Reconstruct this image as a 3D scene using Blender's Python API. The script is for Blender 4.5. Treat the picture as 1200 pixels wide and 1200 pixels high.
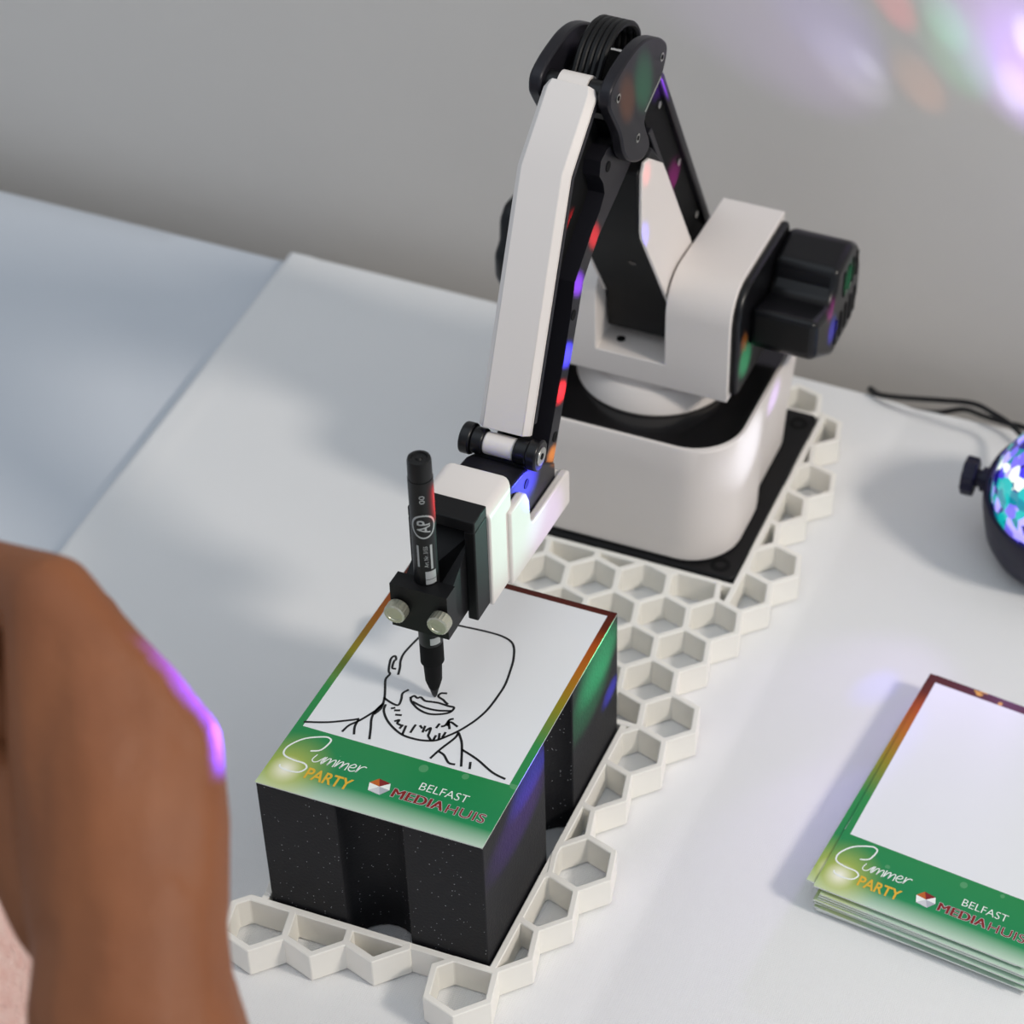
import bpy, bmesh, math, random
from mathutils import Vector, Matrix

# ---------------------------------------------------------------- scene, camera, light
scene = bpy.context.scene
for o in list(bpy.data.objects):
    bpy.data.objects.remove(o)
col = scene.collection
TZ = 0.74                       # height of the table surface above the floor

cam_d = bpy.data.cameras.new('camera')
cam = bpy.data.objects.new('camera', cam_d)
col.objects.link(cam)
CR = Matrix(((0.9591517, 0.26883418, 0.08806929),
             (-0.22797679, 0.55022323, 0.80329383),
             (0.16749507, -0.7905584, 0.5890355)))       # rows: camera right, up, back
cam.matrix_world = Matrix.Translation((0.37975, -0.53137, 0.8172 + TZ)) @ CR.transposed().to_4x4()
cam_d.sensor_fit = 'HORIZONTAL'
cam_d.sensor_width = 36.0
cam_d.lens = 75.0
cam_d.shift_x = (600 - 1082.66) / 1200
cam_d.shift_y = (360.92 - 600) / 1200
cam_d.clip_start = 0.02
cam_d.clip_end = 50
cam_d.dof.use_dof = True
cam_d.dof.focus_distance = 0.935
cam_d.dof.aperture_fstop = 9.0
scene.camera = cam

world = bpy.data.worlds.new('world')
scene.world = world
world.use_nodes = True
world.node_tree.nodes['Background'].inputs[0].default_value = (0.80, 0.89, 1.0, 1)
world.node_tree.nodes['Background'].inputs[1].default_value = 0.49

def area_light(name, loc, target, size, power, color):
    d = bpy.data.lights.new(name, 'AREA')
    d.shape = 'DISK'
    d.size = size
    d.energy = power
    d.color = color
    o = bpy.data.objects.new(name, d)
    col.objects.link(o)
    o.location = loc
    o.rotation_euler = (Vector(target) - Vector(loc)).to_track_quat('-Z', 'Y').to_euler()
    return o

# the room's ceiling spotlight to the right of the table
area_light('ceiling_spotlight', (1.97, -0.12, 1.52 + TZ), (0.0, 0.2, 0.05 + TZ), 0.34, 25, (1.0, 0.92, 0.83))
# the room's large diffused ceiling panel
area_light('ceiling_panel', (-0.2, -0.3, 1.75 + TZ), (-0.2, -0.3, TZ), 2.0, 6, (0.86, 0.94, 1.0))

vs = scene.view_settings
vs.view_transform = 'Standard'
vs.look = 'None'
vs.exposure = 0.1
vs.gamma = 1.0
vs.use_curve_mapping = False

# ---------------------------------------------------------------- helpers
def lin(r, g, b):
    f = lambda c: (c / 255 / 12.92) if c / 255 <= 0.04045 else ((c / 255 + 0.055) / 1.055) ** 2.4
    return (f(r), f(g), f(b), 1.0)

def mat(name, color, rough=0.5, metal=0.0, spec=0.5, bump=None, vary=None, coat=0.0):
    m = bpy.data.materials.new(name)
    m.use_nodes = True
    nt = m.node_tree
    b = nt.nodes['Principled BSDF']
    b.inputs['Base Color'].default_value = color
    b.inputs['Roughness'].default_value = rough
    b.inputs['Metallic'].default_value = metal
    b.inputs['Specular IOR Level'].default_value = spec
    b.inputs['Coat Weight'].default_value = coat
    tc = nt.nodes.new('ShaderNodeTexCoord')
    if bump:
        sc, st, dist = bump
        n = nt.nodes.new('ShaderNodeTexNoise')
        n.inputs['Scale'].default_value = sc
        n.inputs['Detail'].default_value = 3
        bp = nt.nodes.new('ShaderNodeBump')
        bp.inputs['Strength'].default_value = st
        bp.inputs['Distance'].default_value = dist
        nt.links.new(tc.outputs['Object'], n.inputs['Vector'])
        nt.links.new(n.outputs['Fac'], bp.inputs['Height'])
        nt.links.new(bp.outputs['Normal'], b.inputs['Normal'])
    if vary:
        sc, c2 = vary
        n = nt.nodes.new('ShaderNodeTexNoise')
        n.inputs['Scale'].default_value = sc
        n.inputs['Detail'].default_value = 4
        mx = nt.nodes.new('ShaderNodeMix')
        mx.data_type = 'RGBA'
        mx.inputs[6].default_value = color
        mx.inputs[7].default_value = c2
        nt.links.new(tc.outputs['Object'], n.inputs['Vector'])
        nt.links.new(n.outputs['Fac'], mx.inputs[0])
        nt.links.new(mx.outputs[2], b.inputs['Base Color'])
    return m

M = {}
M['white_shell'] = mat('white_shell', lin(226, 219, 214), 0.42, bump=(1600, 0.04, 0.0003))
M['white_print'] = mat('white_print', lin(244, 241, 233), 0.5, bump=(900, 0.05, 0.0003))
M['black_plastic'] = mat('black_plastic', lin(12, 12, 14), 0.48, spec=0.28, bump=(1800, 0.04, 0.0003))
M['black_satin'] = mat('black_satin', lin(12, 12, 15), 0.32, spec=0.35)
M['black_metal'] = mat('black_metal', lin(32, 31, 37), 0.40, metal=0.25, spec=0.35)
M['black_matte'] = mat('black_matte', lin(8, 8, 9), 0.75, spec=0.2)
M['black_gloss'] = mat('black_gloss', lin(14, 14, 16), 0.12)
M['steel'] = mat('steel', lin(190, 190, 186), 0.25, metal=1.0)
M['nickel'] = mat('nickel', lin(196, 196, 178), 0.34, metal=0.8, bump=(500, 0.3, 0.0004))
M['wall'] = mat('wall', lin(214, 209, 203), 0.85, bump=(90, 0.12, 0.002), vary=(6, lin(206, 201, 196)))
M['floor'] = mat('floor', lin(120, 112, 104), 0.7)
M['wood'] = mat('wood', lin(150, 120, 90), 0.6)
M['ink'] = mat('ink', lin(10, 10, 14), 0.5)
M['paper'] = mat('paper', lin(226, 230, 224), 0.5)
M['pen_body'] = mat('pen_body', lin(15, 16, 17), 0.42, spec=0.35)
M['pen_print'] = mat('pen_print', lin(168, 172, 172), 0.5)
M['lamp_body'] = mat('lamp_body', lin(16, 14, 40), 0.42, spec=0.3)  # black body, purple cast of the dome's light mixed into its colour
M['lettering_white'] = mat('lettering_white', lin(240, 245, 240), 0.5)
M['lettering_gold'] = mat('lettering_gold', lin(224, 178, 48), 0.5)
M['lettering_red'] = mat('lettering_red', lin(128, 20, 16), 0.5)
M['lettering_orange'] = mat('lettering_orange', lin(190, 96, 22), 0.5)
M['lettering_silver'] = mat('lettering_silver', lin(206, 208, 212), 0.5)
M['lettering_grey'] = mat('lettering_grey', lin(176, 180, 188), 0.5)
M['knit'] = mat('knit', lin(214, 160, 150), 0.9, bump=(350, 1.0, 0.003), vary=(240, lin(236, 214, 206)))

def cloth_mat(name, color):
    m = mat(name, color, 0.9, spec=0.15)
    nt = m.node_tree
    b = nt.nodes['Principled BSDF']
    tc = nt.nodes['Texture Coordinate']
    hs = []
    for d in ('X', 'Y'):
        w = nt.nodes.new('ShaderNodeTexWave')
        w.wave_type = 'BANDS'
        w.bands_direction = d
        w.inputs['Scale'].default_value = 330
        w.inputs['Distortion'].default_value = 0.6
        nt.links.new(tc.outputs['Object'], w.inputs['Vector'])
        hs.append(w)
    a = nt.nodes.new('ShaderNodeMath')
    a.operation = 'MULTIPLY'
    nt.links.new(hs[0].outputs['Fac'], a.inputs[0])
    nt.links.new(hs[1].outputs['Fac'], a.inputs[1])
    bp = nt.nodes.new('ShaderNodeBump')
    bp.inputs['Strength'].default_value = 0.25
    bp.inputs['Distance'].default_value = 0.0006
    nt.links.new(a.outputs[0], bp.inputs['Height'])
    nt.links.new(bp.outputs['Normal'], b.inputs['Normal'])
    return m
M['cloth_white'] = cloth_mat('cloth_white', lin(232, 232, 232))
M['cloth_grey'] = cloth_mat('cloth_grey', lin(208, 213, 220))

def sparkle_mat():
    m = mat('glitter_black', lin(34, 34, 37), 0.62, spec=0.25, bump=(700, 0.35, 0.0006))
    nt = m.node_tree
    b = nt.nodes['Principled BSDF']
    tc = nt.nodes['Texture Coordinate']
    v = nt.nodes.new('ShaderNodeTexVoronoi')
    v.inputs['Scale'].default_value = 620
    nt.links.new(tc.outputs['Object'], v.inputs['Vector'])
    lt = nt.nodes.new('ShaderNodeMath')
    lt.operation = 'LESS_THAN'
    lt.inputs[1].default_value = 0.13
    nt.links.new(v.outputs['Distance'], lt.inputs[0])
    sp = nt.nodes.new('ShaderNodeSeparateColor')
    nt.links.new(v.outputs['Color'], sp.inputs[0])
    g = nt.nodes.new('ShaderNodeMath')
    g.operation = 'GREATER_THAN'
    g.inputs[1].default_value = 0.72
    nt.links.new(sp.outputs[0], g.inputs[0])
    mu = nt.nodes.new('ShaderNodeMath')
    mu.operation = 'MULTIPLY'
    nt.links.new(lt.outputs[0], mu.inputs[0])
    nt.links.new(g.outputs[0], mu.inputs[1])
    mx = nt.nodes.new('ShaderNodeMix')
    mx.data_type = 'RGBA'
    mx.inputs[6].default_value = lin(30, 30, 33)
    mx.inputs[7].default_value = lin(190, 190, 195)
    nt.links.new(mu.outputs[0], mx.inputs[0])
    nt.links.new(mx.outputs[2], b.inputs['Base Color'])
    return m
M['glitter_black'] = sparkle_mat()

def skin_mat():
    m = mat('skin', lin(146, 91, 57), 0.55, spec=0.3, bump=(260, 0.25, 0.0012), vary=(38, lin(122, 73, 46)))
    b = m.node_tree.nodes['Principled BSDF']
    b.inputs['Subsurface Weight'].default_value = 0.12
    b.inputs['Subsurface Radius'].default_value = (0.008, 0.003, 0.0015)
    b.inputs['Subsurface Scale'].default_value = 0.6
    return m
M['skin'] = skin_mat()

def nmath(nt, op, a, b=None, c=None):
    n = nt.nodes.new('ShaderNodeMath')
    n.operation = op
    for k, v in enumerate((a, b, c)):
        if v is None:
            continue
        if isinstance(v, (int, float)):
            n.inputs[k].default_value = v
        else:
            nt.links.new(v, n.inputs[k])
    return n.outputs[0]

def nmix(nt, fac, a, b):
    n = nt.nodes.new('ShaderNodeMix')
    n.data_type = 'RGBA'
    for k, v in ((0, fac), (6, a), (7, b)):
        if isinstance(v, (tuple, float, int)):
            n.inputs[k].default_value = v
        else:
            nt.links.new(v, n.inputs[k])
    return n.outputs[2]

def card_mat():
    """the printed party card: green band, sunset border, blank white picture area"""
    m = mat('party_card_print', (1, 1, 1, 1), 0.32, spec=0.4)
    nt = m.node_tree
    b = nt.nodes['Principled BSDF']
    tc = nt.nodes['Texture Coordinate']
    s = nt.nodes.new('ShaderNodeSeparateXYZ')
    nt.links.new(tc.outputs['Object'], s.inputs[0])
    x, y = s.outputs[0], s.outputs[1]
    cr = nt.nodes.new('ShaderNodeValToRGB')
    nt.links.new(nmath(nt, 'DIVIDE', y, 0.148), cr.inputs[0])
    stops = [(0.0, lin(40, 150, 92)), (0.10, lin(26, 134, 80)), (0.40, lin(44, 138, 70)), (0.56, lin(138, 132, 26)),
             (0.72, lin(176, 104, 18)), (0.84, lin(168, 74, 14)), (0.92, lin(98, 34, 12)), (1.0, lin(76, 24, 16))]
    el = cr.color_ramp.elements
    while len(el) < len(stops):
        el.new(0.5)
    for e, (p, c) in zip(el, stops):
        e.position = p
        e.color = c
    base = cr.outputs[0]
    # round bokeh lights in the border
    v = nt.nodes.new('ShaderNodeTexVoronoi')
    v.inputs['Scale'].default_value = 95
    nt.links.new(tc.outputs['Object'], v.inputs['Vector'])
    sp = nt.nodes.new('ShaderNodeSeparateColor')
    nt.links.new(v.outputs['Color'], sp.inputs[0])
    dot = nmath(nt, 'MULTIPLY', nmath(nt, 'LESS_THAN', v.outputs['Distance'], 0.26), nmath(nt, 'GREATER_THAN', sp.outputs[0], 0.45))
    hi = nmath(nt, 'MULTIPLY', dot, nmath(nt, 'GREATER_THAN', y, 0.118))
    lo = nmath(nt, 'MULTIPLY', nmath(nt, 'MULTIPLY', dot, 0.14), nmath(nt, 'COMPARE', y, 0.030, 0.006))
    base = nmix(nt, nmath(nt, 'MULTIPLY', hi, 0.75), base, lin(240, 180, 70))
    base = nmix(nt, lo, base, lin(190, 230, 190))
    # pale mist along the bottom edge and the sun flare at the bottom left corner
    wob = nmath(nt, 'ADD', 0.0095, nmath(nt, 'MULTIPLY', nmath(nt, 'SINE', nmath(nt, 'MULTIPLY', x, 30.0)), 0.001))
    mist = nt.nodes.new('ShaderNodeMapRange')
    nt.links.new(y, mist.inputs[0])
    mist.inputs[1].default_value = 0.0
    nt.links.new(wob, mist.inputs[2])
    mist.inputs[3].default_value = 0.70
    mist.inputs[4].default_value = 0.0
    base = nmix(nt, mist.outputs[0], base, lin(226, 238, 226))
    dx = nmath(nt, 'SUBTRACT', x, 0.0085)
    dy = nmath(nt, 'SUBTRACT', y, 0.0105)
    r = nmath(nt, 'SQRT', nmath(nt, 'ADD', nmath(nt, 'MULTIPLY', dx, dx), nmath(nt, 'MULTIPLY', dy, dy)))
    f1 = nmath(nt, 'POWER', nmath(nt, 'MAXIMUM', nmath(nt, 'SUBTRACT', 1.0, nmath(nt, 'DIVIDE', r, 0.022)), 0.0), 1.3)
    base = nmix(nt, f1, base, lin(206, 206, 92))
    f2 = nmath(nt, 'POWER', nmath(nt, 'MAXIMUM', nmath(nt, 'SUBTRACT', 1.0, nmath(nt, 'DIVIDE', r, 0.008)), 0.0), 1.2)
    base = nmix(nt, f2, base, lin(250, 250, 240))
    inx = nmath(nt, 'MULTIPLY', nmath(nt, 'GREATER_THAN', x, 0.0034), nmath(nt, 'LESS_THAN', x, 0.1012))
    iny = nmath(nt, 'MULTIPLY', nmath(nt, 'GREATER_THAN', y, 0.0350), nmath(nt, 'LESS_THAN', y, 0.1446))
    base = nmix(nt, nmath(nt, 'MULTIPLY', inx, iny), base, lin(232, 234, 236))
    nt.links.new(base, b.inputs['Base Color'])
    return m
M['party_card_print'] = card_mat()

def dome_mat():
    m = bpy.data.materials.new('lit_crystal_dome')
    m.use_nodes = True
    nt = m.node_tree
    b = nt.nodes['Principled BSDF']
    tc = nt.nodes.new('ShaderNodeTexCoord')
    v = nt.nodes.new('ShaderNodeTexVoronoi')
    v.inputs['Scale'].default_value = 170
    nt.links.new(tc.outputs['Object'], v.inputs['Vector'])
    cr = nt.nodes.new('ShaderNodeValToRGB')
    cr.color_ramp.interpolation = 'CONSTANT'
    stops = [(0.0, lin(24, 20, 110)), (0.22, lin(0, 120, 140)), (0.42, lin(110, 100, 220)), (0.55, lin(20, 165, 165)), (0.70, lin(170, 160, 250)), (0.86, lin(235, 245, 225)), (0.92, lin(70, 60, 210))]
    el = cr.color_ramp.elements
    while len(el) < len(stops):
        el.new(0.5)
    for e, (p, c) in zip(el, stops):
        e.position = p
        e.color = c
    sp = nt.nodes.new('ShaderNodeSeparateColor')
    nt.links.new(v.outputs['Color'], sp.inputs[0])
    nt.links.new(sp.outputs[0], cr.inputs[0])
    nt.links.new(cr.outputs[0], b.inputs['Base Color'])
    nt.links.new(cr.outputs[0], b.inputs['Emission Color'])
    b.inputs['Emission Strength'].default_value = 0.95
    b.inputs['Roughness'].default_value = 0.08
    b.inputs['Coat Weight'].default_value = 0.6
    return m
M['lit_crystal_dome'] = dome_mat()

LOC = {}                         # table-frame origin of every thing (z = 0 is the table surface)

def tag(o, label, cat, group=None):
    o['label'] = label
    o['category'] = cat
    if group:
        o['group'] = group

def thing(name, label, cat, loc, group=None, rotz=0.0):
    o = bpy.data.objects.new(name, None)
    o.empty_display_size = 0.02
    col.objects.link(o)
    o.location = (loc[0], loc[1], loc[2] + TZ)
    o.rotation_euler = (0, 0, rotz)
    LOC[o] = Vector(loc)
    tag(o, label, cat, group)
    return o

def finish(bm, name, m, bevel=None, smooth=True, seg=2):
    bmesh.ops.recalc_face_normals(bm, faces=bm.faces)
    me = bpy.data.meshes.new(name)
    bm.to_mesh(me)
    bm.free()
    me.materials.append(M[m] if isinstance(m, str) else m)
    if smooth:
        for p in me.polygons:
            p.use_smooth = True
        try:
            me.set_sharp_from_angle(angle=math.radians(32))
        except Exception:
            pass
    return me

def add_bevel(o, w, seg=2):
    md = o.modifiers.new('bevel', 'BEVEL')
    md.width = w
    md.segments = seg
    md.limit_method = 'ANGLE'
    md.angle_limit = math.radians(35)
    md.harden_normals = False

def part(name, bm, m, parent, bevel=None, smooth=True, seg=2):
    """a mesh built in the table frame, made a child of parent"""
    off = LOC[parent]
    bmesh.ops.translate(bm, vec=-off, verts=bm.verts)
    me = finish(bm, name, m, smooth=smooth)
    o = bpy.data.objects.new(name, me)
    col.objects.link(o)
    o.parent = parent
    LOC[o] = off
    if bevel:
        add_bevel(o, bevel, seg)
    return o

def single(name, bm, m, label, cat, loc, bevel=None, smooth=True, group=None, kind=None):
    """a thing that is one mesh, built in the table frame"""
    bmesh.ops.translate(bm, vec=-Vector(loc), verts=bm.verts)
    me = finish(bm, name, m, smooth=smooth)
    o = bpy.data.objects.new(name, me)
    col.objects.link(o)
    o.location = (loc[0], loc[1], loc[2] + TZ)
    LOC[o] = Vector(loc)
    if bevel:
        add_bevel(o, bevel)
    if label:
        tag(o, label, cat, group)
    if kind:
        o['kind'] = kind
    return o

def box(bm, x0, x1, y0, y1, z0, z1):
    v = [bm.verts.new((x, y, z)) for z in (z0, z1) for x, y in ((x0, y0), (x1, y0), (x1, y1), (x0, y1))]
    for f in ((0, 3, 2, 1), (4, 5, 6, 7), (0, 1, 5, 4), (1, 2, 6, 5), (2, 3, 7, 6), (3, 0, 4, 7)):
        bm.faces.new([v[i] for i in f])
    return bm

def prism_x(bm, prof, x0, x1):
    """outline of (y, z) pairs extruded along x"""
    a = [bm.verts.new((x0, y, z)) for y, z in prof]
    b = [bm.verts.new((x1, y, z)) for y, z in prof]
    n = len(prof)
    bm.faces.new(a)
    bm.faces.new(b[::-1])
    for i in range(n):
        bm.faces.new((a[i], b[i], b[(i + 1) % n], a[(i + 1) % n]))
    return bm

def prism_z(bm, prof, z0, z1):
    a = [bm.verts.new((x, y, z0)) for x, y in prof]
    b = [bm.verts.new((x, y, z1)) for x, y in prof]
    n = len(prof)
    bm.faces.new(a[::-1])
    bm.faces.new(b)
    for i in range(n):
        bm.faces.new((a[i], a[(i + 1) % n], b[(i + 1) % n], b[i]))
    return bm

def holed_prism(bm, outer, inner, z0, z1):
    """an outline with a hole, extruded from z0 to z1"""
    vo = [bm.verts.new((x, y, z1)) for x, y in outer]
    vi = [bm.verts.new((x, y, z1)) for x, y in inner]
    ed = []
    for l in (vo, vi):
        for i in range(len(l)):
            ed.append(bm.edges.new((l[i], l[(i + 1) % len(l)])))
    r = bmesh.ops.triangle_fill(bm, use_beauty=True, use_dissolve=False, edges=ed)
    faces = [g for g in r['geom'] if isinstance(g, bmesh.types.BMFace)]
    r = bmesh.ops.extrude_face_region(bm, geom=faces, use_keep_orig=True)
    nv = [g for g in r['geom'] if isinstance(g, bmesh.types.BMVert)]
    for v in nv:
        v.co.z = z0
    return bm

def loft(bm, rings, caps=True, close=True):
    vr = [[bm.verts.new(p) for p in r] for r in rings]
    n = len(vr[0])
    for a, b in zip(vr, vr[1:]):
        for i in range(n if close else n - 1):
            bm.faces.new((a[i], a[(i + 1) % n], b[(i + 1) % n], b[i]))
    if caps:
        bm.faces.new(vr[0][::-1])
        bm.faces.new(vr[-1])
    return bm

def cyl(bm, p0, p1, r0, r1=None, n=28):
    r1 = r0 if r1 is None else r1
    p0, p1 = Vector(p0), Vector(p1)
    q = (p1 - p0).to_track_quat('Z', 'Y')
    rings = []
    for p, r in ((p0, r0), (p1, r1)):
        rings.append([p + q @ Vector((r * math.cos(2 * math.pi * k / n), r * math.sin(2 * math.pi * k / n), 0)) for k in range(n)])
    return loft(bm, rings)

def lathe(bm, prof, c=(0, 0), n=48, caps=True):
    rings = [[(c[0] + r * math.cos(2 * math.pi * k / n), c[1] + r * math.sin(2 * math.pi * k / n), z) for k in range(n)] for r, z in prof]
    return loft(bm, rings, caps=caps)

def smooth_path(pts, sub=6):
    pts = [Vector(p) for p in pts]
    if len(pts) < 3:
        return pts
    out = []
    for i in range(len(pts) - 1):
        p0, p1, p2, p3 = pts[max(i - 1, 0)], pts[i], pts[i + 1], pts[min(i + 2, len(pts) - 1)]
        for k in range(sub):
            t = k / sub
            out.append(0.5 * ((2 * p1) + (p2 - p0) * t + (2 * p0 - 5 * p1 + 4 * p2 - p3) * t * t + (3 * p1 - p0 - 3 * p2 + p3) * t ** 3))
    out.append(pts[-1])
    return out

def tube(bm, pts, r, n=10, sub=6):
    pts = smooth_path(pts, sub)
    rings = []
    ref = Vector((0.3, 0.1, 1)).normalized()
    for i, p in enumerate(pts):
        t = (pts[min(i + 1, len(pts) - 1)] - pts[max(i - 1, 0)]).normalized()
        a = ref - t * ref.dot(t)
        a.normalize()
        ref = a
        b = t.cross(a)
        rings.append([p + (a * math.cos(2 * math.pi * k / n) + b * math.sin(2 * math.pi * k / n)) * r for k in range(n)])
    return loft(bm, rings)

def ribbon(bm, pts, w, z, sub=4):
    """a flat pen stroke lying at height z"""
    pts = smooth_path([(x, y, 0) for x, y in pts], sub)
    L, Rr = [], []
    for i, p in enumerate(pts):
        t = pts[min(i + 1, len(pts) - 1)] - pts[max(i - 1, 0)]
        if t.length < 1e-9:
            t = Vector((1, 0, 0))
        t.normalize()
        if i == 0:
            p = p - t * w * 0.4
        if i == len(pts) - 1:
            p = p + t * w * 0.4
        n = Vector((-t.y, t.x, 0)) * w * 0.5
        L.append(bm.verts.new((p.x + n.x, p.y + n.y, z)))
        Rr.append(bm.verts.new((p.x - n.x, p.y - n.y, z)))
    for i in range(len(pts) - 1):
        bm.faces.new((Rr[i], Rr[i + 1], L[i + 1], L[i]))

def text_bm(body, x0, x1, y0, y1, z, bold=0.0, spacing=1.0):
    """lettering as a flat mesh stretched into the box x0..x1, y0..y1"""
    cu = bpy.data.curves.new('lettering', 'FONT')
    cu.body = body
    cu.size = 1.0
    cu.offset = bold
    cu.space_character = spacing
    cu.resolution_u = 4
    o = bpy.data.objects.new('lettering', cu)
    col.objects.link(o)
    dg = bpy.context.evaluated_depsgraph_get()
    me = bpy.data.meshes.new_from_object(o.evaluated_get(dg))
    bpy.data.objects.remove(o)
    bpy.data.curves.remove(cu)
    bm = bmesh.new()
    bm.from_mesh(me)
    bpy.data.meshes.remove(me)
    xs = [v.co.x for v in bm.verts]
    ys = [v.co.y for v in bm.verts]
    ax, bx_, ay, by_ = min(xs), max(xs), min(ys), max(ys)
    for v in bm.verts:
        v.co = Vector((x0 + (v.co.x - ax) / (bx_ - ax) * (x1 - x0), y0 + (v.co.y - ay) / (by_ - ay) * (y1 - y0), z))
    return bm

def rrect(x0, x1, y0, y1, r, n=6):
    out = []
    for cx, cy, a0 in ((x1 - r, y0 + r, -90), (x1 - r, y1 - r, 0), (x0 + r, y1 - r, 90), (x0 + r, y0 + r, 180)):
        for k in range(n + 1):
            a = math.radians(a0 + 90 * k / n)
            out.append((cx + r * math.cos(a), cy + r * math.sin(a)))
    return out

def clip_poly(poly, nx, ny, d):
    """keep the side nx*x + ny*y >= d of a convex polygon"""
    out = []
    for i in range(len(poly)):
        a, b = poly[i], poly[(i + 1) % len(poly)]
        da, db = nx * a[0] + ny * a[1] - d, nx * b[0] + ny * b[1] - d
        if da >= 0:
            out.append(a)
        if (da >= 0) != (db >= 0):
            t = da / (da - db)
            out.append((a[0] + (b[0] - a[0]) * t, a[1] + (b[1] - a[1]) * t))
    return out

def poly_area(p):
    return 0.5 * abs(sum(p[i][0] * p[(i + 1) % len(p)][1] - p[(i + 1) % len(p)][0] * p[i][1] for i in range(len(p)))) if len(p) > 2 else 0.0
# ---------------------------------------------------------------- the room
ZT = 0.0170            # top of the honeycomb tray
HB = 0.0942            # top of the drawing block
X0 = 0.0495            # plane of the robot arm
TABLE_BACK, TABLE_FRONT, TABLE_L, TABLE_R = 0.466, -0.17, -0.95, 0.85

def struct(name, bm, m):
    o = single(name, bm, m, None, None, (0, 0, 0), smooth=False)
    o['kind'] = 'structure'
    return o
struct('wall_back', box(bmesh.new(), -2.4, 3.2, 0.505, 0.60, -TZ, 1.9), 'wall')
struct('floor', box(bmesh.new(), -2.4, 3.2, -2.6, 0.505, -TZ - 0.05, -TZ), 'floor')

# table and the two cloths on it
t = thing('table', 'long table hidden under the pale tablecloths', 'table', (-0.05, 0.15, -TZ))
part('tabletop', box(bmesh.new(), TABLE_L, TABLE_R, TABLE_FRONT, TABLE_BACK - 0.007, -0.034, -0.0080), 'wood', t, bevel=0.002)
for x in (TABLE_L + 0.06, TABLE_R - 0.06):
    for y in (TABLE_FRONT + 0.06, TABLE_BACK - 0.06):
        part('leg', box(bmesh.new(), x - 0.02, x + 0.02, y - 0.02, y + 0.02, -TZ, -0.034), 'wood', t, bevel=0.002)

def cloth(name, label, m, x0f, x1, ztop, seed, thick, back, front, hang, valley=False):
    """a cloth lying on the table and hanging over the back and front edge; x0f(y) is its left edge"""
    rnd = random.Random(seed)
    ph = [rnd.uniform(0, 6.28) for _ in range(8)]
    def top(x, y):
        w = 0.5 + 0.5 * math.sin(9 * x + 14 * y + ph[0]) * math.sin(17 * x - 8 * y + ph[1])
        z = ztop - 0.0006 * w
        if valley:
            d = x - (0.158 + 0.04 * (y - 0.2))
            z -= 0.0024 * math.exp(d / 0.012 if d < 0 else -d / 0.030)  # dip added to shade a light-to-dark line into the cloth
            z += 0.0007 * max(0.0, min(1.0, (0.019 - (x - x0f(y))) / 0.004))
        return z
    ys = [front - 0.003] + [front + (back - front) * k / 40 for k in range(41)] + [back + 0.003]
    path = [(front - 0.004, -hang)] + [(front - 0.004, -0.02), (front - 0.0032, -0.008)]
    rows = []
    for y, z in path:
        rows.append((y, z))
    for k in range(41):
        rows.append((front + (back - front) * k / 40, None))
    for y, z in ((back + 0.0032, -0.008), (back + 0.004, -0.02), (back + 0.004, -hang)):
        rows.append((y, z))
    nx = 320
    bm = bmesh.new()
    grid = []
    for y, z in rows:
        r = []
        a = x0f(min(max(y, front), back))
        for i in range(nx + 1):
            x = a + (x1 - a) * (i / nx)
            zz = top(x, y) if z is None else z
            r.append(bm.verts.new((x, y, zz)))
        grid.append(r)
    for a, b in zip(grid, grid[1:]):
        for i in range(nx):
            bm.faces.new((a[i], a[i + 1], b[i + 1], b[i]))
    o = single(name, bm, m, label, 'tablecloth', (-0.05, 0.15, 0))
    md = o.modifiers.new('thickness', 'SOLIDIFY')
    md.thickness = thick
    md.offset = -1
    return o
cloth('tablecloth', 'pale blue-grey tablecloth on the left end of the table', 'cloth_grey', lambda y: TABLE_L - 0.002, TABLE_R + 0.002, -0.0058, 3, 0.0008, TABLE_BACK - 0.004, TABLE_FRONT, 0.22)

def seam_x(y):
    return -0.2215 - (y - 0.1732) * 0.1096 + 0.0035 * math.sin(9 * (y - 0.3))
cloth('tablecloth', 'white overlay tablecloth under the robot, its hemmed edge running across the table', 'cloth_white', seam_x, TABLE_R + 0.006, 0.0, 5, 0.0018, TABLE_BACK, TABLE_FRONT - 0.006, 0.20, valley=True)

# ---------------------------------------------------------------- honeycomb tray
tray = thing('honeycomb_tray', 'white honeycomb tray of hexagonal cells holding the robot base and the black block', 'tray', (X0, 0.2, 0.0))
BX0, BX1, BY0, BY1 = -0.0012, 0.1060, -0.0012, 0.1492          # pocket of the block
PX0, PX1, PY0, PY1 = -0.0250, 0.1240, 0.2630, 0.4130           # pocket of the base plate
TH = math.radians(13.3)
SP = 0.0271
va = Vector((math.cos(TH), math.sin(TH))) * SP
vc = Vector((math.cos(TH - math.pi / 3), math.sin(TH - math.pi / 3))) * SP
origin = Vector((0.1233, 0.2337))
def hexagon(c, r):
    return [(c.x + r * math.cos(TH + math.radians(30 + 60 * k)), c.y + r * math.sin(TH + math.radians(30 + 60 * k))) for k in range(6)]
CELLS = [(-8, 10), (-9, 9), (-10, 9), (-11, 9), (-10, 8),
         (-7, 9), (-6, 8), (-5, 7), (-5, 6), (-4, 5), (-3, 4), (-3, 3), (-2, 3), (-2, 2), (-2, 1), (-1, 1), (-1, 0), (0, 0), (-2, 0),
         (0, -1), (-1, -1), (1, -1), (2, -2), (1, -2), (2, -3), (3, -4), (4, -5), (3, -5), (4, -6), (5, -7), (4, -7), (5, -8), (4, -8),
         (-2, -1), (-3, -1), (-3, 0), (-3, 1), (-4, -1), (-4, 0), (-4, 1), (-5, 0), (-5, 1), (-3, -2), (-2, -2), (-1, -2), (0, -2),
         (-6, 1), (-4, 2), (-3, 2)]
rnd = random.Random(4)
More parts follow.
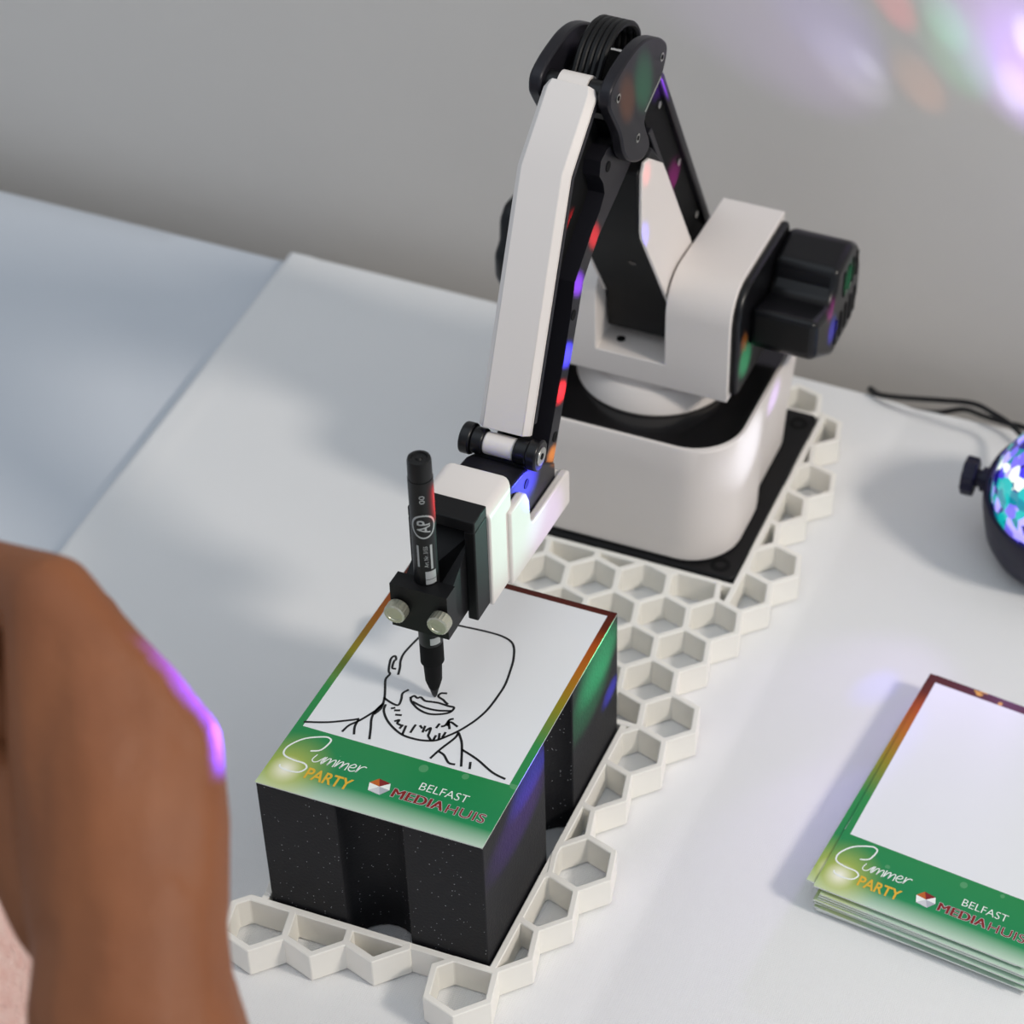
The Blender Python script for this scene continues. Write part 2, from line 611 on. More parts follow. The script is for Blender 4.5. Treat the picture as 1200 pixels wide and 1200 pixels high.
SHEET = 0.0032
for i, j in CELLS:
    c = origin + va * i + vc * j
    outer, inner = hexagon(c, SP / math.sqrt(3) + 0.0016), hexagon(c, SP / math.sqrt(3) - 0.0019)
    for (x0, x1, y0, y1) in ((BX0, BX1, BY0, BY1), (PX0, PX1, PY0, PY1)):
        s = max(((c.x - x1, (1, 0, x1)), (x0 - c.x, (-1, 0, -x0)), (c.y - y1, (0, 1, y1)), (y0 - c.y, (0, -1, -y0))), key=lambda q: q[0])
        nx, ny, d = s[1]
        outer = clip_poly(outer, nx, ny, d)
        inner = clip_poly(inner, nx, ny, d + SHEET)
    bm = bmesh.new()
    top = ZT - rnd.uniform(0.0, 0.00012)
    if poly_area(outer) < 8e-6:
        bm.free()
        continue
    if poly_area(inner) > 1.2e-5:
        holed_prism(bm, outer, inner, 0.0002, top)
    else:
        prism_z(bm, outer, 0.0002, top)
    part('hex_cell', bm, 'white_print', tray, smooth=False, bevel=0.0004, seg=1)
def pocket(x0, x1, y0, y1):
    w = SHEET - 0.0003
    x0, x1, y0, y1 = x0 - 0.0002, x1 + 0.0002, y0 - 0.0002, y1 + 0.0002
    for a in ((x1, x1 + w, y0 - w, y1 + w), (x0 - w, x0, y0 - w, y1 + w), (x0, x1, y1, y1 + w), (x0, x1, y0 - w, y0)):
        part('pocket_wall', box(bmesh.new(), *a, 0.0004, ZT - 0.0004), 'white_print', tray, smooth=False)
pocket(BX0, BX1, BY0, BY1)
pocket(PX0, PX1, PY0, PY1)

# ---------------------------------------------------------------- the black block under the card
W, L = 0.1048, 0.148
def block_outline():
    """plan view of the block with a rounded finger channel in every side"""
    out = []
    r = 0.0155
    def notch(cx, cy, a0):
        for k in range(13):
            a = math.radians(a0 - 180 * k / 12)
            out.append((cx + r * math.cos(a), cy + r * math.sin(a)))
    out.append((0, 0))
    notch(W / 2, 0, 180)
    out.append((W, 0))
    notch(W, L * 0.53, 270)
    out.append((W, L))
    notch(W / 2, L, 0)
    out.append((0, L))
    notch(0, L * 0.53, 90)
    return out
bm = bmesh.new()
prism_z(bm, block_outline(), 0.0004, HB - 0.0006)
block = single('drawing_block', bm, 'glitter_black', 'speckled black foam block standing in the tray beneath the drawn card', 'block', (W / 2, L / 2, 0), bevel=0.0006)

# ---------------------------------------------------------------- printed cards
def card_mesh(th):
    bm = bmesh.new()
    box(bm, 0, 0.105, 0, 0.148, 0, th)
    bmesh.ops.recalc_face_normals(bm, faces=bm.faces)
    me = bpy.data.meshes.new('party_card')
    bm.to_mesh(me)
    bm.free()
    me.materials.append(M['party_card_print'])
    me.materials.append(M['paper'])
    for p in me.polygons:
        p.material_index = 0 if p.normal.z > 0.5 else 1
    return me

def flat(name, bm, m, parent):
    me = finish(bm, name, m, smooth=False)
    o = bpy.data.objects.new(name, me)
    col.objects.link(o)
    o.parent = parent
    return o

def lettering(card, z):
    """the printed words and the faceted emblem on a card, in the card's own frame"""
    bm = bmesh.new()
    S = [(13.8, 23.3), (17.5, 25.3), (19.0, 30.7), (17.8, 32.4), (14.9, 32.3), (8.0, 28.8), (3.9, 23.6), (3.0, 19.7), (4.6, 17.2), (9.5, 16.2), (14.5, 16.0), (16.6, 14.0), (14.6, 10.9), (9.7, 10.1), (6.0, 10.8), (5.2, 11.9)]
    ribbon(bm, [(a / 1000, b / 1000) for a, b in S], 0.0008, z)
    x, h, y0 = 16.8, 4.0, 18.2
    glyph = {'u': ([[(0, 1), (-0.1, 0.3), (0.2, 0), (0.6, 0.2), (1, 1), (0.95, 0.3), (1.1, 0.0)]], 1.15),
             'm': ([[(0, 1), (0.0, 0.0), (0.25, 0.75), (0.5, 0.95), (0.6, 0.6), (0.6, 0.0), (0.8, 0.7), (1.1, 0.95), (1.22, 0.6), (1.25, 0.0)]], 1.45),
             'e': ([[(0.05, 0.45), (0.5, 0.55), (0.6, 0.85), (0.3, 1.0), (0.0, 0.6), (0.1, 0.15), (0.45, 0.0), (0.8, 0.2)]], 0.95),
             'r': ([[(0, 1), (0.05, 0.0), (0.2, 0.7), (0.5, 1.0), (0.75, 0.95)]], 0.8)}
    for ch in 'ummer':
        st, adv = glyph[ch]
        for s in st:
            ribbon(bm, [((x + a * h * 1.0 + b * 0.5) / 1000, (y0 + b * h) / 1000) for a, b in s], 0.00050, z)
        x += adv * h
        y0 += 0.2
    flat('lettering', bm, 'lettering_white', card)['label'] = 'white handwritten word Summer'
    flat('lettering', text_bm('PARTY', 0.0178, 0.0388, 0.0088, 0.0149, z, bold=0.022), 'lettering_gold', card)['label'] = 'gold word PARTY'
    flat('lettering', text_bm('BELFAST', 0.0662, 0.0885, 0.0195, 0.0236, z, bold=-0.008), 'lettering_white', card)['label'] = 'white word BELFAST'
    for word, x0, x1, y0, y1, wt in (('MEDIA', 0.0570, 0.0804, 0.0121, 0.0168, 0.00028), ('HUIS', 0.0818, 0.0996, 0.0119, 0.0166, 0.0)):
        for tone, grow, lift in (('lettering_silver', 0.00016, -0.00002), ('lettering_red', 0.0, 0.0)):
            bm = bmesh.new()
            shifts = [(sx * (wt + grow), sy * grow) for sx in (-1, 0, 1) for sy in ((-1, 1) if grow else (0,))] if (wt or grow) else [(0, 0)]
            for n_, (sx, sy) in enumerate(shifts):
                t_ = text_bm(word, x0 + sx, x1 + sx, y0 + sy, y1 + sy, z + lift - n_ * 0.000001, spacing=1.05)
                me = bpy.data.meshes.new('tmp')
                t_.to_mesh(me)
                t_.free()
                bm.from_mesh(me)
                bpy.data.meshes.remove(me)
            flat('lettering', bm, tone, card)['label'] = ('pale outline of the word ' if grow else 'dark red word ') + word
    c = (0.0502, 0.0153)
    P = [(0.0482, 0.0193), (0.0539, 0.0184), (0.0551, 0.0149), (0.0523, 0.0112), (0.0465, 0.0120), (0.0452, 0.0160)]
    for idx, m in (((0, 5), 'lettering_orange'), ((0, 1), 'lettering_red'), ((1, 2), 'lettering_white'), ((2, 3), 'lettering_grey'), ((3, 4), 'lettering_silver'), ((4, 5), 'lettering_white')):
        bm = bmesh.new()
        bm.faces.new([bm.verts.new((*q, z)) for q in (c, P[idx[0]], P[idx[1]])])
        flat('emblem_facet', bm, m, card)

def party_card(label, loc, rotz, th, me):
    o = bpy.data.objects.new('party_card', me)
    col.objects.link(o)
    o.location = (loc[0], loc[1], loc[2] + TZ)
    o.rotation_euler = (0, 0, rotz)
    tag(o, label, 'card', 'printed party cards')
    return o

thin = card_mesh(0.0005)
drawn = party_card('green and gold bordered party card on the black block, portrait half drawn on it', (-0.0002, -0.0002, HB - 0.0005), 0, 0.0005, thin)
lettering(drawn, 0.00060)
STROKES = [
 [(26.3,102.4), (25.0,95.4), (24.3,89.3), (25.1,84.6), (26.7,80.9), (27.8,77.1)],
 [(26.3,102.4), (30.1,109.0), (36.9,113.8), (43.4,114.8), (52.8,115.4), (60.3,115.3), (65.9,113.7), (69.1,110.5), (72.0,103.7), (73.7,96.4), (75.1,87.8), (75.0,80.1), (74.2,71.6), (72.3,64.7), (69.8,59.1), (67.3,54.8), (64.5,51.1), (61.2,47.3), (57.0,45.5), (52.3,44.7), (46.1,45.0), (40.2,47.5), (35.3,51.0), (31.9,55.1), (31.1,58.3)],
 [(25.0,79.6), (23.5,79.7), (22.4,83.6), (22.7,85.1), (21.3,86.8), (20.4,85.0), (21.2,81.7), (22.9,77.4), (24.3,75.8), (24.0,72.2), (26.5,66.9), (28.9,61.5), (30.2,55.9), (29.1,52.1)],
 [(28.7,61.9), (32.0,60.6), (35.5,59.9), (36.5,60.9), (35.9,64.1), (34.9,67.2), (36.2,69.8)],
 [(39.4,66.1), (40.4,67.6), (42.3,66.9), (43.4,67.9), (46.1,66.6), (49.0,67.0), (52.4,67.5), (57.2,67.3), (59.9,67.3), (59.3,64.0), (55.4,61.4), (50.8,60.1), (45.8,61.0), (42.2,63.0), (40.4,64.5), (39.4,66.1)],
 [(41.6,64.2), (47.4,62.9), (53.5,63.2), (59.3,65.0)],
 [(52.9,73.9), (50.7,73.1), (50.5,71.0), (53.3,69.9), (54.9,68.9), (56.2,68.3)],
 [(34.6,57.5), (35.5,58.1)],
 [(36.5,56.9), (38.2,57.5)],
 [(38.1,54.7), (40.1,55.2)],
 [(39.4,51.2), (40.8,52.4), (40.8,50.4), (42.5,49.9)],
 [(43.2,48.3), (43.5,50.0)],
 [(45.8,45.6), (45.1,50.0)],
 [(48.6,47.7), (48.6,50.6), (48.7,52.0)],
 [(50.9,52.4), (52.0,51.6)],
 [(53.4,49.7), (52.9,52.8)],
 [(54.4,50.7), (55.6,52.9), (56.3,50.1), (56.7,48.3), (58.7,46.6)],
 [(59.8,47.0), (59.7,49.4)],
 [(61.8,48.2), (60.7,51.1)],
 [(62.8,49.9), (62.8,52.5)],
 [(57.9,54.0), (58.1,56.1)],
 [(59.8,55.4), (60.9,56.5), (61.2,59.9), (62.3,61.0)],
 [(61.1,59.2), (63.4,55.4)],
 [(61.7,56.8), (62.2,59.0), (65.9,57.7)],
 [(68.1,54.5), (68.0,51.1), (65.1,43.5), (63.3,37.3)],
 [(65.5,41.6), (68.0,40.6), (71.6,37.4), (74.3,37.4)],
 [(68.7,54.0), (72.5,48.8), (77.5,37.6)],
 [(74.0,46.1), (82.4,43.3), (91.4,38.9), (97.9,37.4)],
 [(80.4,40.6), (81.5,37.6)],
 [(3.1,37.3), (12.2,40.4), (21.2,45.1), (23.9,46.8)],
 [(29.6,58.3), (28.9,54.5), (25.0,46.5), (21.9,42.1), (20.9,38.1)],
 [(24.2,46.2), (24.5,42.4), (26.2,38.4)],
 [(29.6,58.3), (28.6,53.2), (29.2,48.8), (31.4,43.8), (33.7,38.2)]]

bm = bmesh.new()
for s in STROKES:
    ribbon(bm, [(a / 1000, b / 1000) for a, b in s], 0.00108, 0.00062)
flat('portrait_drawing', bm, 'ink', drawn)['label'] = 'black line drawing of a bearded face'

# the stack of blank cards on the right
rnd = random.Random(11)
N = 17
TC = 0.00095
thick = card_mesh(0.00078)
ORD = ['', '', '', 'fourth', 'fifth', 'sixth', 'seventh', 'eighth', 'ninth', 'tenth', 'eleventh', 'twelfth', 'thirteenth', 'fourteenth', 'fifteenth', 'sixteenth', 'lowest']
STACK = Vector((0.2262, 0.0885))
for k in range(N):
    z = 0.0004 + k * TC
    if k == N - 1:
        x, y, a = 0.0, 0.0, -6.3
        lab = 'topmost blank party card of the stack at the right, its lettering in full view'
    elif k == N - 2:
        x, y, a = -0.0043, 0.0030, -7.5
        lab = 'second party card from the top of the right stack, jutting out to the left'
    elif k == N - 3:
        x, y, a = 0.0010, 0.0035, -6.6
        lab = 'party card third from the top of the right stack, jutting out behind'
    else:
        x, y, a = 0.0028 + rnd.uniform(-0.0022, 0.0022), -0.0012 + rnd.uniform(-0.0012, 0.0016), -6.3 + rnd.uniform(-0.9, 0.7)
        lab = ORD[N - 1 - k] + ' party card from the top of the right-hand stack, only its edge showing'
        if k == 0:
            lab = 'lowest party card of the stack, lying on the tablecloth'
    o = party_card(lab, (STACK.x + x, STACK.y + y, z), math.radians(a), 0, thick)
    if k == N - 1:
        lettering(o, 0.00088)

# ---------------------------------------------------------------- robot arm
rob = thing('robot_arm', 'white and black desktop robot arm holding a marker over the drawn card', 'robot arm', (X0, 0.3355, 0.0))
# base plate with corner screws
bm = bmesh.new()
prism_z(bm, rrect(-0.0245, 0.1235, 0.2636, 0.4124, 0.004, 4), 0.0010, 0.0190)
plate = part('base_plate', bm, 'black_plastic', rob, bevel=0.001)
for x, y in ((0.1135, 0.2722), (0.1150, 0.4010), (-0.0150, 0.2722), (-0.0150, 0.4010)):
    bm = bmesh.new()
    lathe(bm, [(0.0028, 0.0186), (0.0028, 0.0194), (0.0052, 0.0194), (0.0058, 0.0188)], (x, y), 24, caps=False)
    part('screw', bm, 'black_matte', plate)
# base body: rounded square tub, right side stepping in low at the back
def body_ring(z, inset=0.0, recess=0.0, grow=0.0):
    out = []
    for x, y in rrect(X0 - 0.0675 + inset, X0 + 0.0675 - inset, 0.2668 + inset, 0.4040 - inset, 0.028 - inset, 10):
        s = min(max((y - 0.318) / 0.022, 0), 1)
        s = s * s * (3 - 2 * s)
        if x > X0 + 0.03:
            x -= recess * s
        x = X0 + (x - X0) * (1 + grow)
        out.append((x, y, z))
    return out
def refine(r):
    out = []
    for i in range(len(r)):
        a, b = Vector(r[i]), Vector(r[(i + 1) % len(r)])
        n = max(1, int((b - a).length / 0.006))
        for k in range(n):
            out.append(tuple(a.lerp(b, k / n)))
    return out
def ring_ref(z, **kw):
    base = refine([(x, y, 0) for x, y, _ in body_ring(0)])
    src = []
    ins, rec = kw.get('inset', 0), kw.get('recess', 0)
    cx, cy = X0, 0.3354
    for x, y, _ in base:
        s = min(max((y - 0.318) / 0.022, 0), 1)
        s = s * s * (3 - 2 * s)
        xx, yy = cx + (x - cx) * (1 - ins / 0.0675), cy + (y - cy) * (1 - ins / 0.0686)
        if x > X0 + 0.03:
            xx -= rec * s
        src.append((xx, yy, z))
    return src
bm = bmesh.new()
loft(bm, [ring_ref(0.0185, inset=0.0015, recess=0.0050), ring_ref(0.0205, inset=0.0, recess=0.0048), ring_ref(0.050, recess=0.003), ring_ref(0.080, recess=0.0), ring_ref(0.0965, inset=-0.0010),
          ring_ref(0.0978, inset=-0.0004), ring_ref(0.0978, inset=0.0014), ring_ref(0.0965, inset=0.0020), ring_ref(0.0860, inset=0.0022)], caps=True)
part('base_body', bm, 'white_shell', rob)
bm = bmesh.new()
loft(bm, [ring_ref(0.0862, inset=0.0024), ring_ref(0.0885, inset=0.0024)], caps=True)
part('top_panel', bm, 'black_gloss', rob)
# turntable
TX, TY = 0.0505, 0.3375
bm = bmesh.new()
lathe(bm, [(0.0432, 0.0888), (0.0436, 0.0900), (0.0425, 0.0930), (0.0385, 0.1000), (0.0372, 0.1012), (0.0360, 0.1016)], (TX, TY), 72)
part('turntable', bm, 'white_shell', rob)
bm = bmesh.new()
lathe(bm, [(0.0355, 0.1012), (0.0355, 0.1095)], (TX, TY), 64)
part('turntable_collar', bm, 'white_shell', rob)
# shoulder: a U with the arm between its cheeks
bm = bmesh.new()
U = [(-0.0535, 0.1075), (0.0545, 0.1075), (0.0545, 0.1760), (0.0192, 0.1760), (0.0192, 0.1225), (-0.0192, 0.1225), (-0.0192, 0.1760), (-0.0535, 0.1760)]
a = [bm.verts.new((X0 + u, 0.2995, z)) for u, z in U]
b = [bm.verts.new((X0 + u, 0.3850, z)) for u, z in U]
bm.faces.new(a)
bm.faces.new(b[::-1])
for k in range(8):
    bm.faces.new((a[k], b[k], b[(k + 1) % 8], a[(k + 1) % 8]))
bm.edges.ensure_lookup_table()
big = [e for e in bm.edges if all(abs(v.co.y - 0.2995) < 1e-6 and abs(v.co.z - 0.1760) < 1e-6 for v in e.verts)]
bmesh.ops.bevel(bm, geom=big, offset=0.021, segments=10, profile=0.5, affect='EDGES')
inn = [e for e in bm.edges if all(abs(v.co.z - 0.1225) < 1e-6 and abs(abs(v.co.x - X0) - 0.0192) < 1e-6 for v in e.verts)]
bmesh.ops.bevel(bm, geom=inn, offset=0.005, segments=5, profile=0.5, affect='EDGES')
sh = part('shoulder_housing', bm, 'white_shell', rob, bevel=0.0022, seg=3)
bm = bmesh.new()
cyl(bm, (X0 - 0.010, 0.312, 0.1222), (X0 - 0.010, 0.312, 0.1230), 0.0024)
part('screw', bm, 'black_matte', sh)
# motor housings on both ends of the shoulder
def shoulder_profile(ins):
    y0, y1, z0, z1, r = 0.2995 + ins, 0.385 - ins, 0.1075 + ins, 0.176 - ins, 0.021 - ins * 0.5
    pr = [(y0 + r * (1 - math.cos(math.radians(k * 10))), z1 - r * (1 - math.sin(math.radians(k * 10)))) for k in range(10)]
    return [(y0 + 0.003, z0), (y0, z0 + 0.003)] + pr + [(y1 - 0.003, z1), (y1, z1 - 0.003), (y1, z0 + 0.003), (y1 - 0.003, z0)]
MOTOR = [(0.3195, 0.1325), (0.3195, 0.1570), (0.3460, 0.1500), (0.3530, 0.1560), (0.3560, 0.1660), (0.3820, 0.1690), (0.3950, 0.1600), (0.4010, 0.1430), (0.4005, 0.1240), (0.3910, 0.1110), (0.3540, 0.1110), (0.3300, 0.1260)]
MOTOR_LEFT = [(0.3300, 0.1240), (0.3265, 0.1310), (0.3265, 0.1460), (0.3330, 0.1510), (0.3345, 0.1640), (0.3420, 0.1705), (0.3820, 0.1700), (0.3950, 0.1600), (0.4010, 0.1430), (0.4005, 0.1240), (0.3910, 0.1110), (0.3540, 0.1110)]
for side in (1, -1):
    e = 0.0545 if side > 0 else 0.0535
    x0, x1, x2 = X0 + side * e, X0 + side * (e + 0.0042), X0 + side * (0.0950 if side > 0 else 0.0900)
    bm = bmesh.new()
    prism_x(bm, shoulder_profile(0.0022), x0 - side * 0.0004, x1)
    mo = part('motor_housing', bm, 'black_satin', rob, bevel=0.0016)
    bm = bmesh.new()
    prism_x(bm, MOTOR if side > 0 else MOTOR_LEFT, x1 - side * 0.0008, x2)
    part('motor_cap', bm, 'black_satin', mo, bevel=0.0042, seg=4)
    if side > 0:
        for k in range(9):
            f = k / 8
            cy_, cz_ = 0.3960 - 0.0530 * f, 0.1530 - 0.0170 * f
            cy_, cz_ = (0.3900 - 0.0075 * k, 0.1500) if k < 4 else (0.3900 - 0.0085 * (k - 4), 0.1260)
            bm = bmesh.new()
            prism_x(bm, [(cy_ - 0.0010, cz_ - 0.0075), (cy_ + 0.0010, cz_ - 0.0075), (cy_ + 0.0022, cz_ + 0.0075), (cy_ + 0.0002, cz_ + 0.0075)], x2 - 0.0004, x2 + 0.0006)
            part('vent_slot', bm, 'black_matte', mo)
# upper link: black box between the cheeks with a white side panel
bm = bmesh.new()
LINK = [(0.3120, 0.1300), (0.3105, 0.1530), (0.2695, 0.2220), (0.2670, 0.2600), (0.2850, 0.2650), (0.3000, 0.2480), (0.3450, 0.1690), (0.3480, 0.1450), (0.3420, 0.1300)]
prism_x(bm, LINK, X0 - 0.0178, X0 + 0.0162)
link = part('upper_link', bm, 'black_plastic', rob, bevel=0.0012)
bm = bmesh.new()
prism_x(bm, [(0.2670, 0.2590), (0.2525, 0.2830), (0.2560, 0.2930), (0.2680, 0.2900), (0.2900, 0.2600)], X0 - 0.0085, X0 + 0.0085)
part('link_neck', bm, 'black_plastic', link, bevel=0.001)
bm = bmesh.new()
PANEL = [(0.3095, 0.1545), (0.2700, 0.2210), (0.2688, 0.2260), (0.2682, 0.2590), (0.2715, 0.2645), (0.2780, 0.2630), (0.2960, 0.2500), (0.3010, 0.2420), (0.3415, 0.1730), (0.3410, 0.1660), (0.3200, 0.1540)]
prism_x(bm, PANEL, X0 + 0.0160, X0 + 0.0180)
part('side_panel', bm, 'white_shell', link, bevel=0.0006)
bm = bmesh.new()
prism_x(bm, [(2 * 0.3055 - y if False else y, z) for y, z in PANEL], X0 - 0.0192, X0 - 0.0176)
part('side_panel', bm, 'white_shell', link, bevel=0.0006)
bm = bmesh.new()
cyl(bm, (X0 + 0.006, 0.2875, 0.1935), (X0 + 0.006, 0.2865, 0.1929), 0.0022)
part('screw', bm, 'black_gloss', link)
# rear rod
RA, RB = Vector((0.2960, 0.2900)), Vector((0.3770, 0.1500))
rd = (RB - RA).normalized()
rn = Vector((-rd.y, rd.x))           # towards the back and up
def rodpt(s, t):
    p = RA + rd * s + rn * t
    return (p.x, p.y)
RL = (RB - RA).length
bm = bmesh.new()
prism_x(bm, [rodpt(-0.010, 0.004), rodpt(-0.004, 0.0105), rodpt(0.006, 0.0130), rodpt(RL, 0.0130), rodpt(RL, 0.0085), rodpt(0.006, 0.0085)], X0 - 0.012, X0 + 0.0125)
rod = part('rear_rod', bm, 'black_metal', rob, bevel=0.0012)
bm = bmesh.new()
prism_x(bm, [rodpt(-0.004, -0.0080), rodpt(0.000, 0.0070), rodpt(0.006, 0.0090), rodpt(RL, 0.0090), rodpt(RL, -0.0115), rodpt(0.020, -0.0115)], X0 - 0.009, X0 + 0.0090)
part('rod_web', bm, 'black_matte', rod)
bm = bmesh.new()
prism_x(bm, [rodpt(0.018, -0.0150), rodpt(0.018, -0.0110), rodpt(RL, -0.0110), rodpt(RL, -0.0150)], X0 - 0.012, X0 + 0.0120)
part('rod_flange', bm, 'black_metal', rod, bevel=0.0006)
for s in (0.022, 0.080, 0.138):
    y, z = rodpt(s, 0.004)
    bm = bmesh.new()
    cyl(bm, (X0 + 0.0088, y, z), (X0 + 0.0102, y, z), 0.0020, n=14)
    part('screw', bm, 'steel', rod)
# elbow plates
ELBOW = [(0.2262, 0.3172), (0.2243, 0.3225), (0.2262, 0.3285), (0.2340, 0.3320), (0.2440, 0.3340), (0.2570, 0.3350), (0.2708, 0.3325), (0.2850, 0.3255), (0.2935, 0.3185), (0.2945, 0.3130), (0.2906, 0.3060), (0.2836, 0.3000), (0.2685, 0.2930), (0.2685, 0.2857), (0.2740, 0.2745), (0.2690, 0.2705), (0.2590, 0.2725), (0.2486, 0.2790), (0.2416, 0.2874), (0.2372, 0.2999)]
def rounded(prof, sub=3):
    p = [Vector((y, z, 0)) for y, z in prof]
    n = len(p)
    out = []
    for i in range(n):
        p0, p1, p2, p3 = p[i - 1], p[i], p[(i + 1) % n], p[(i + 2) % n]
        for k in range(sub):
            t = k / sub
            q = 0.5 * ((2 * p1) + (p2 - p0) * t + (2 * p0 - 5 * p1 + 4 * p2 - p3) * t * t + (3 * p1 - p0 - 3 * p2 + p3) * t ** 3)
            out.append((q.x, q.y))
    return out
SCREWS = [(0.2336, 0.3212), (0.2870, 0.3143), (0.2576, 0.2867)]
for side in (1, -1):
    bm = bmesh.new()
    prism_x(bm, rounded(ELBOW), X0 + side * 0.0135, X0 + side * 0.0195)
    ep = part('elbow_plate', bm, 'black_metal', rob, bevel=0.0012, seg=2)
    for y, z in SCREWS:
        bm = bmesh.new()
        cyl(bm, (X0 + side * 0.0190, y, z), (X0 + side * 0.0199, y, z), 0.0023, n=18)
        part('screw', bm, 'steel', ep)
        bm = bmesh.new()
        cyl(bm, (X0 + side * 0.0196, y, z), (X0 + side * 0.0201, y, z), 0.0012, n=6)
        part('screw_socket', bm, 'black_matte', ep)
    if side > 0:
        bm = bmesh.new()
        prism_x(bm, [(0.2655, 0.2965), (0.2670, 0.2955), (0.2865, 0.3035), (0.2858, 0.3050)], X0 + 0.0190, X0 + 0.0198)
        part('slot_edge', bm, 'steel', ep)
# spacers and pin in the elbow
bm = bmesh.new()
cyl(bm, (X0 - 0.0135, 0.2336, 0.3212), (X0 + 0.0135, 0.2336, 0.3212), 0.0062)
part('elbow_pin', bm, 'black_satin', rob)
bm = bmesh.new()
cyl(bm, (X0 - 0.0075, 0.2336, 0.3212), (X0 + 0.0065, 0.2336, 0.3212), 0.0074)
part('elbow_knuckle', bm, 'white_shell', rob)
bm = bmesh.new()
prism_x(bm, [(0.246, 0.312), (0.252, 0.3180), (0.280, 0.3160), (0.289, 0.311), (0.280, 0.304), (0.262, 0.295), (0.250, 0.300)], X0 - 0.0138, X0 + 0.0138)
part('elbow_core', bm, 'black_matte', rob, bevel=0.0008)
# ribbed flat cable looping over the elbow
cab = None
for k in range(5):
    u = -0.0075 + 0.0029 * k
    bm = bmesh.new()
    tube(bm, [(X0 + u, 0.2380, 0.3120), (X0 + u, 0.2470, 0.3200), (X0 + u, 0.2575, 0.3300), (X0 + u, 0.2720, 0.3335), (X0 + u, 0.2860, 0.3290), (X0 + u, 0.2950, 0.3200), (X0 + u, 0.2930, 0.3100)], 0.0017, 8, 6)
    part('cable_strand', bm, 'black_plastic', rob)
# forearm: white cover over a black open beam
P0, P1, P2 = Vector((0.2285, 0.3262)), Vector((0.1968, 0.2995)), Vector((0.1480, 0.1860))
d1, d2 = (P1 - P0).normalized(), (P2 - P1).normalized()
n1, n2 = Vector((d1.y, -d1.x)), Vector((d2.y, -d2.x))      # outward, towards the card
nm = (n1 + n2).normalized()
sec = [(-0.0125, -0.0015), (-0.0125, 0.0004), (-0.0096, 0.0034), (0.0096, 0.0034), (0.0125, 0.0004), (0.0125, -0.0015)]
rings = []
for p, n, k in ((P0, n1, 1), (P1, nm, 1 / nm.dot(n1)), (P2, n2, 1)):
    rings.append([(X0 + u, p.x + n.x * h * k, p.y + n.y * h * k) for u, h in sec])
# tapered top corners
top = [(X0 + u * (0.86 if abs(u) > 0.01 else 0.9), p[1], p[2]) for (u, h), p in zip(sec, rings[0])]
q = [(X0 + u, p[1] + d1.x * 0.004, p[2] + d1.y * 0.004) for (u, h), p in zip(sec, rings[0])]
bm = bmesh.new()
end = [(p[0], p[1] - d2.x * 0.0030, p[2] - d2.y * 0.0030) for p in rings[2]]
loft(bm, [top, q, rings[1], end])
part('forearm_cover', bm, 'white_shell', rob, bevel=0.0003, seg=1)
def inner_line(off):
    return [tuple(P0 - n1 * off), tuple(P1 - nm * off / nm.dot(n1)), tuple(P2 - d2 * 0.0085 - n2 * off)]
bm = bmesh.new()
a, b = inner_line(0.0014), inner_line(0.0042)
prism_x(bm, a + b[::-1], X0 - 0.0128, X0 + 0.0128)
beam = part('forearm_beam', bm, 'black_metal', rob)
LOW_OUT = [(0.2690, 0.2675), (0.2510, 0.2590), (0.2278, 0.2494), (0.2182, 0.2425), (0.2091, 0.2350), (0.2029, 0.2208), (0.1935, 0.2005), (0.1841, 0.1801), (0.1720, 0.1545)]
LOW_IN = [(0.1620, 0.1590), (0.1740, 0.1820), (0.1863, 0.2060), (0.1945, 0.2260), (0.1995, 0.2410), (0.2080, 0.2475), (0.2190, 0.2560), (0.2290, 0.2620), (0.2345, 0.2680), (0.2330, 0.2745), (0.2285, 0.2810), (0.2300, 0.2880), (0.2370, 0.2905), (0.2480, 0.2890), (0.2620, 0.2860)]
bm = bmesh.new()
prism_x(bm, LOW_OUT + LOW_IN, X0 - 0.0128, X0 + 0.0128)
part('beam_flange', bm, 'black_metal', beam)
for y, z in ((0.2385, 0.2805), (0.1972, 0.2240), (0.1745, 0.1690)):
    bm = bmesh.new()
    cyl(bm, (X0 + 0.0120, y, z), (X0 + 0.0131, y, z), 0.0026, n=20)
    part('hole', bm, 'black_matte', beam)
bm = bmesh.new()
prism_x(bm, inner_line(0.0030) + [(0.1640, 0.1600), (0.1940, 0.2150), (0.2030, 0.2400), (0.2280, 0.2560), (0.2480, 0.2640), (0.2480, 0.2900), (0.2400, 0.3050)], X0 - 0.0055, X0 + 0.0045)
part('beam_web', bm, 'black_matte', beam)
# wrist pin
WY, WZ = 0.1458, 0.1818
wp = None
for nm_, x0, x1, r, m in (('wrist_pin', -0.0080, 0.0070, 0.0052, 'white_shell'), ('pin_spacer', 0.0070, 0.0138, 0.0062, 'black_satin'), ('pin_spacer', -0.0138, -0.0080, 0.0062, 'black_satin'), ('pin_cap', 0.0136, 0.0188, 0.0074, 'black_satin'), ('pin_cap', -0.0188, -0.0136, 0.0074, 'black_satin')):
    bm = bmesh.new()
    cyl(bm, (X0 + x0, WY, WZ), (X0 + x1, WY, WZ), r)
    o = part(nm_, bm, m, rob, bevel=0.0008)
    if nm_ == 'pin_cap' and x0 > 0:
        bm = bmesh.new()
        cyl(bm, (X0 + x1 - 0.0003, WY, WZ), (X0 + x1 + 0.0006, WY, WZ), 0.0045)
        s = part('screw', bm, 'steel', o, bevel=0.0003)
        bm = bmesh.new()
        cyl(bm, (X0 + x1 + 0.0004, WY, WZ), (X0 + x1 + 0.0008, WY, WZ), 0.0016, n=6)
        part('screw_socket', bm, 'black_matte', o)
